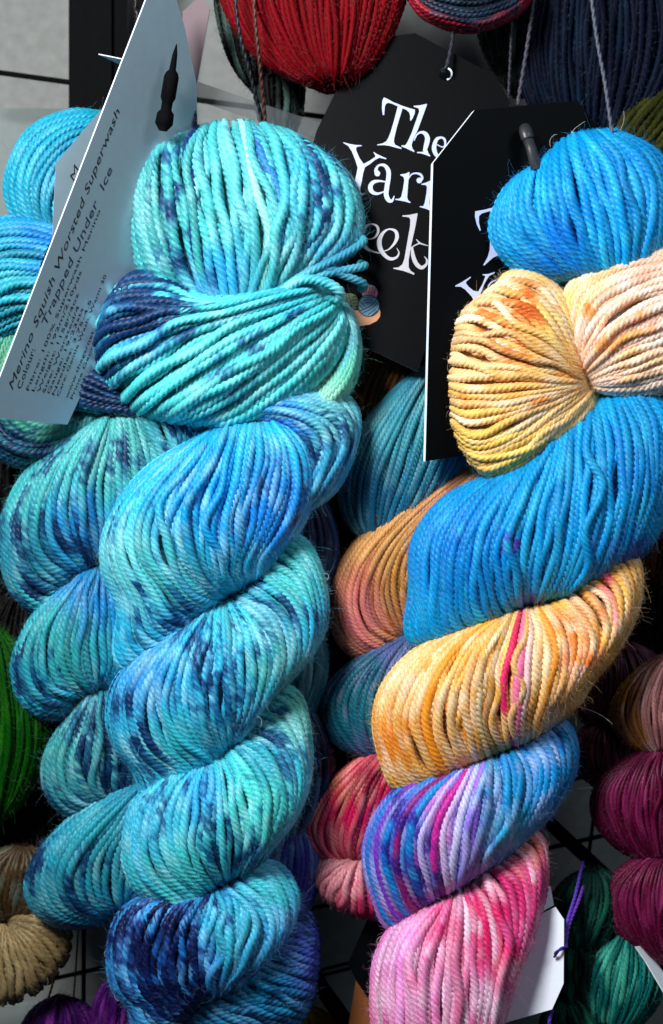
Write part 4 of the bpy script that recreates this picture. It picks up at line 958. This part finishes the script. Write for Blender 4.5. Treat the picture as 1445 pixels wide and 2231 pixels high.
k_items = [('p', [(998, 1468), (1080, 1462), (1165, 1443), (1166, 1455), (1140, 1600), (1100, 1780), (1068, 1960), (1068, 2040), (1090, 2080), (1133, 2108), (1126, 2124), (1080, 2105), (1000, 2078), (900, 2057), (898, 2048), (955, 2042), (998, 2010), (1020, 1950), (1050, 1780), (1085, 1580), (1086, 1510), (1070, 1488), (1000, 1480)]),
           ('s', [(1085, 1845, 8), (1125, 1805, 12), (1190, 1775, 14)]), ('s', [(1155, 1735, 8), (1195, 1775, 16), (1280, 1803, 7)]),
           ('s', [(1105, 1825, 24), (1118, 1920, 44), (1155, 2005, 46), (1210, 2045, 40), (1262, 2010, 28), (1268, 1960, 18), (1242, 1922, 6)])]
for nm, it, mt in [('letter_t', T_items, M_FOIL), ('letter_h', h_items, M_FOIL), ('letter_e', e_items, M_FOIL), ('letter_y', Y_items, M_FOIL), ('letter_a', a_items, M_FOIL), ('letter_r', r_items, M_FOIL), ('letter_n', n_items, M_FOIL),
                   ('letter_g', G_items, M_FOIL2), ('letter_e', ee_items, M_FOIL2), ('letter_k', k_items, M_FOIL2)]:
    lettering(nm, t2, pT2, it, mt, c3)
lettering('printed_hand', t2, pT2, [('p', [(60, 1090), (200, 1150), (280, 1180), (380, 1250), (500, 1270), (640, 1260), (720, 1215), (745, 1280), (738, 1340), (700, 1390), (620, 1430), (520, 1444), (400, 1425), (250, 1355), (150, 1280)])], M_TAN, c4)
circ = lambda x, y, r, n=28: [(x + r * math.cos(2 * math.pi * i / n), y + r * math.sin(2 * math.pi * i / n)) for i in range(n)]
lettering('printed_yarn_ball', t2, pT2, [('p', circ(620, 1060, 92))], M_PINKP, c4, .7)
lettering('printed_yarn_ball', t2, pT2, [('p', circ(385, 1165, 100))], M_GREENP, c4, .8)
lettering('ball_outline', t2, pT2, [('p', circ(608, 1212, 130))], M_INK, c4, .9)
lettering('printed_yarn_ball', t2, pT2, [('p', circ(608, 1212, 118))], M_BLUEP, c4, 1.05)
lettering('ball_lines', t2, pT2, [('s', [(550, 1120, 8), (610, 1110, 8), (670, 1120, 8)]), ('s', [(545, 1150, 8), (610, 1140, 8), (660, 1150, 8)]), ('s', [(570, 1180, 8), (600, 1170, 8), (640, 1175, 8)]),
    ('s', [(510, 1270, 10), (620, 1220, 10), (715, 1130, 10)]), ('s', [(540, 1295, 8), (640, 1245, 8), (722, 1165, 8)]), ('s', [(495, 1200, 8), (540, 1245, 8)]), ('s', [(510, 1160, 8), (565, 1225, 8)]), ('s', [(600, 1315, 8), (690, 1250, 8)]), ('s', [(640, 1325, 8), (712, 1270, 8)]),
    ('s', [(300, 1120, 8), (330, 1180, 8), (360, 1245, 8)]), ('s', [(340, 1085, 8), (362, 1160, 8), (392, 1255, 8)]), ('s', [(375, 1075, 8), (395, 1160, 8), (420, 1255, 8)]), ('s', [(415, 1110, 8), (475, 1105, 8)]), ('s', [(415, 1145, 8), (478, 1140, 8)]), ('s', [(420, 1185, 8), (478, 1180, 8)]), ('s', [(425, 1220, 8), (470, 1215, 8)]),
    ('s', [(590, 985, 8), (575, 1060, 8)]), ('s', [(625, 980, 8), (605, 1070, 8)]), ('s', [(655, 985, 8), (640, 1070, 8)]), ('s', [(685, 1005, 8), (672, 1080, 8)])], M_INK, c4, 1.3)
cord('cord_or_shade_strip', t2, [(990, 60, 45), (982, 110, 25), (972, 148, 15), (965, 158, 40)], 5, (40, 42, 52))

lettering('hole_rim', t2, pT2, [('s', [(972 + 12.5 * math.cos(a), 161 + 12.5 * math.sin(a), 3.6) for a in np.linspace(-1.7, 1.3, 9)])], M_WHITE, lambda q: q, .6)
t3 = thing('yarn_tag', (1050, 600, 0), 'black shop tag with a bright white edge tucked behind the blue and gold coils', 'tag', 'paper tags on the skeins')
pT3 = Plane((944, 355, -45), (1259, 219, 45), (927, 1005, -30))
card('card', t3, pT3, [(1034, 240), (1259, 219), (1300, 275), (1300, 950), (927, 1005), (944, 355)], M_BLACKCARD, 13, M_WHITE)
lettering('letter_t', t3, pT3, [('p', [(662, 1142), (705, 1130), (708, 1400), (718, 1510), (738, 1552), (792, 1562), (745, 1588), (690, 1612), (645, 1650), (602, 1690), (594, 1682), (635, 1610), (655, 1540), (662, 1400)]),
    ('p', [(515, 1162), (600, 1148), (705, 1120), (850, 1090), (850, 1110), (705, 1140), (640, 1165), (580, 1182), (552, 1208), (550, 1270), (568, 1345), (560, 1352), (530, 1290), (512, 1210)])], M_FOIL, c9)
lettering('letter_y', t3, pT3, [('p', [(320, 1885), (385, 1850), (470, 1797), (472, 1807), (428, 1845), (424, 1860), (450, 1895), (500, 1935), (545, 1942), (585, 1870), (612, 1800), (610, 1788), (586, 1783), (588, 1774), (640, 1772), (705, 1752), (704, 1762), (648, 1792), (602, 1870), (572, 1950), (556, 2010), (552, 2140), (520, 2140), (512, 2050), (480, 1990), (420, 1925), (375, 1895), (322, 1893)])], M_FOIL, c9)
lettering('letter_a', t3, pT3, [('s', [(720, 1830, 8), (675, 1850, 12), (645, 1890, 14), (640, 1940, 16), (660, 1980, 14)])], M_FOIL, c9)
pg = thing('display_hook', (1150, 300, 0), 'grey rubber capped hook poking over the black tag beside the blue loop', 'hook')
rod('rubber_cap', pg, [(1143, 276, -2), (1144, 279, -10), (1146, 286, -16), (1150, 300, -22), (1151, 303, -23)], [3, 13, 15.5, 15.5, 13], M_PEG)
rod('hook_shaft', pg, [(1149, 298, -20), (1158, 325, -30), (1170, 370, -40)], [11.5, 12, 13], M_PEG)

# white tags at the bottom right
t5 = thing('yarn_tag', (1180, 2100, -10), 'blank white tag right of the pink coil with a purple stitch through it', 'tag', 'paper tags on the skeins')
pT5 = Plane((1168, 1997, 10), (1229, 2004, -20), (1203, 2199, -20))
card('card', t5, pT5, [(1090, 2033), (1168, 1997), (1210, 1976), (1229, 2004), (1228, 2143), (1203, 2199), (1102, 2228), (1060, 2236), (1050, 2100)], M_WHITE, 2.5, M_WHITE)
cord('cord_or_shade_strip', t5, [(1236, 2062, -18), (1222, 2068, -34), (1212, 2076, -34), (1209, 2084, -24)], 4.5, (60, 40, 140))
cord('cord_or_shade_strip', t5, [(1270, 1878, 120), (1254, 1950, 60), (1236, 2010, 10), (1228, 2060, -8)], 4.5, (92, 64, 190), plies=3)
cord('cord_or_shade_strip', t5, [(1278, 1905, 120), (1262, 1960, 60), (1240, 2015, 12), (1232, 2062, -8)], 4.5, (110, 60, 180), plies=3)
cord('cord_or_shade_strip', t5, [(1204, 2196, 0), (1198, 2222, 6), (1192, 2260, 10)], 4.5, (92, 64, 190), plies=3)
t6 = thing('yarn_tag', (1180, 1960, 30), 'pale tag corner showing above the blank white tag', 'tag', 'paper tags on the skeins')
card('card', t6, Plane((1183, 1922, 60), (1207, 1970, 60), (1150, 1990, 50)), [(1140, 1915), (1183, 1922), (1200, 1932), (1207, 1972), (1160, 1998), (1130, 1990)], M_WHITE, 2.5, M_WHITE)
t7 = thing('yarn_tag', (1430, 2130, 60), 'edge of a white tag in the bottom right corner beside the emerald coil', 'tag', 'paper tags on the skeins')
card('card', t7, Plane((1408, 2095, 60), (1470, 2195, 60), (1480, 2150, 120)), [(1385, 2062), (1408, 2095), (1470, 2200), (1480, 2170), (1420, 2080), (1400, 2060)], M_WHITE, 3, M_WHITE)
t8 = thing('yarn_tag', (800, 2060, 150), 'black tag with cut corners left of the pink coil', 'tag', 'paper tags on the skeins')
card('card', t8, Plane((800, 2000, 150), (760, 2100, 150), (860, 2140, 120)), [(800, 2005), (870, 1995), (900, 2160), (830, 2215), (775, 2135), (758, 2098)], M_BLACKCARD, 3)
t9 = thing('yarn_tag', (800, 2200, 170), 'brown kraft card tag at the bottom left of the pink coil', 'tag', 'paper tags on the skeins')
card('card', t9, Plane((775, 2140, 190), (757, 2231, 190), (870, 2250, 160)), [(778, 2120), (755, 2260), (900, 2270), (870, 2100)], M_BROWNCARD, 3)

# stray fibres standing off the coils
def wisps(parent, spots, col):
    for (x, y, dd, dx, dy, L, cu) in spots:
        n = 26; a0 = math.atan2(dy, dx); P = [np.array([x, y, dd], float)]
        for i in range(n):
            a0 += cu * (0.5 + rng.uniform(-1, 1.6)) / n
            P.append(P[-1] + np.array([math.cos(a0), math.sin(a0), rng.uniform(-.4, .4)]) * L / n)
        V, F, c = tube(np.array(P), np.tile(lin(col), (n + 1, 1)), np.full(n + 1, .5), 1, 1, 50, 0, [(0, 1), (.33, 1), (.67, 1)])
        link('stray_fibre', np_mesh('stray_fibre', V, F, c), YARN, parent)
wisps(R, [(1255, 1540, -20, 1, 0.1, 90, .8), (1372, 1290, 0, 1, -0.6, 60, 5), (1330, 1410, 0, 1, .6, 50, 4), (828, 2060, -10, -1, -.7, 45, 5), (822, 2120, -10, -1, -.2, 40, -5), (826, 2180, -10, -1, .3, 45, 6),
          (1245, 290, 0, .6, -1, 40, 1), (1080, 450, 0, -1, -.4, 40, 3), (985, 900, 0, -1, .3, 30, -4), (1350, 285, 0, .8, -1, 45, -1), (1200, 320, 0, -.5, -1, 36, 2)], (190, 180, 170))
wisps(A, [(620, 300, 0, .6, -.6, 60, 5), (700, 340, 0, .8, -.6, 50, 4), (700, 1250, 0, 1, -.3, 40, 5), (705, 1320, 0, 1, .2, 45, 6), (690, 1400, 0, 1, .4, 40, -5), (665, 1600, 0, 1, .2, 38, 5), (770, 900, 0, 1, .4, 34, 4),
          (240, 2090, 0, -1, .2, 36, 4), (250, 2160, 0, -.6, 1, 40, -3), (560, 1560, -110, 1, .3, 30, 3), (370, 1390, -100, -.8, 1, 40, 2), (640, 690, -90, 1, -.6, 34, 3)], (185, 200, 200))

# ---------------------------------------------------------------- hanging cords of the skeins above
def free_cord(label, pts, r=5, col=(30, 32, 38)):
    P0 = pts[0]
    o = cord('cord_or_shade_strip', None, pts, r, col)
    tag(o, label, 'cord', 'dark cords the skeins hang from'); return o
free_cord('left one of the two dark twisted cords over the red skein', [(506, -80, -40), (520, 60, -35), (545, 160, -10), (572, 265, 40)], 5)
free_cord('brown twisted cord running down the front of the red skein', [(550, -80, -40), (556, 40, -38), (566, 140, -20), (578, 265, 30)], 5, (70, 40, 36))
free_cord('left one of the two thin dark cords above the white edged black tag', [(1118, -60, 60), (1114, 80, 60), (1108, 215, 50)], 4, (36, 38, 46))
free_cord('right one of the two thin dark cords above the white edged black tag', [(1170, -60, 60), (1152, 80, 60), (1128, 228, 50)], 5, (60, 60, 70))
free_cord('grey twisted cord holding the blue loop of the multicoloured skein', [(1282, -60, 20), (1300, 80, 15), (1318, 180, 10), (1335, 300, 0)], 5, (78, 84, 98))
free_cord('thin grey cord hanging between the tan skein and the black wire', [(152, 2000, 300), (128, 2100, 300), (98, 2200, 280)], 3, (40, 48, 48))
free_cord('pale brown cord just left of the upright black wire', [(172, 2000, 330), (166, 2100, 330), (156, 2240, 330)], 2.5, (60, 54, 46))
free_cord('dark cord hanging beside the top of the long silver tag', [(288, -60, 0), (298, 30, 0), (301, 60, 10)], 7, (16, 14, 20))
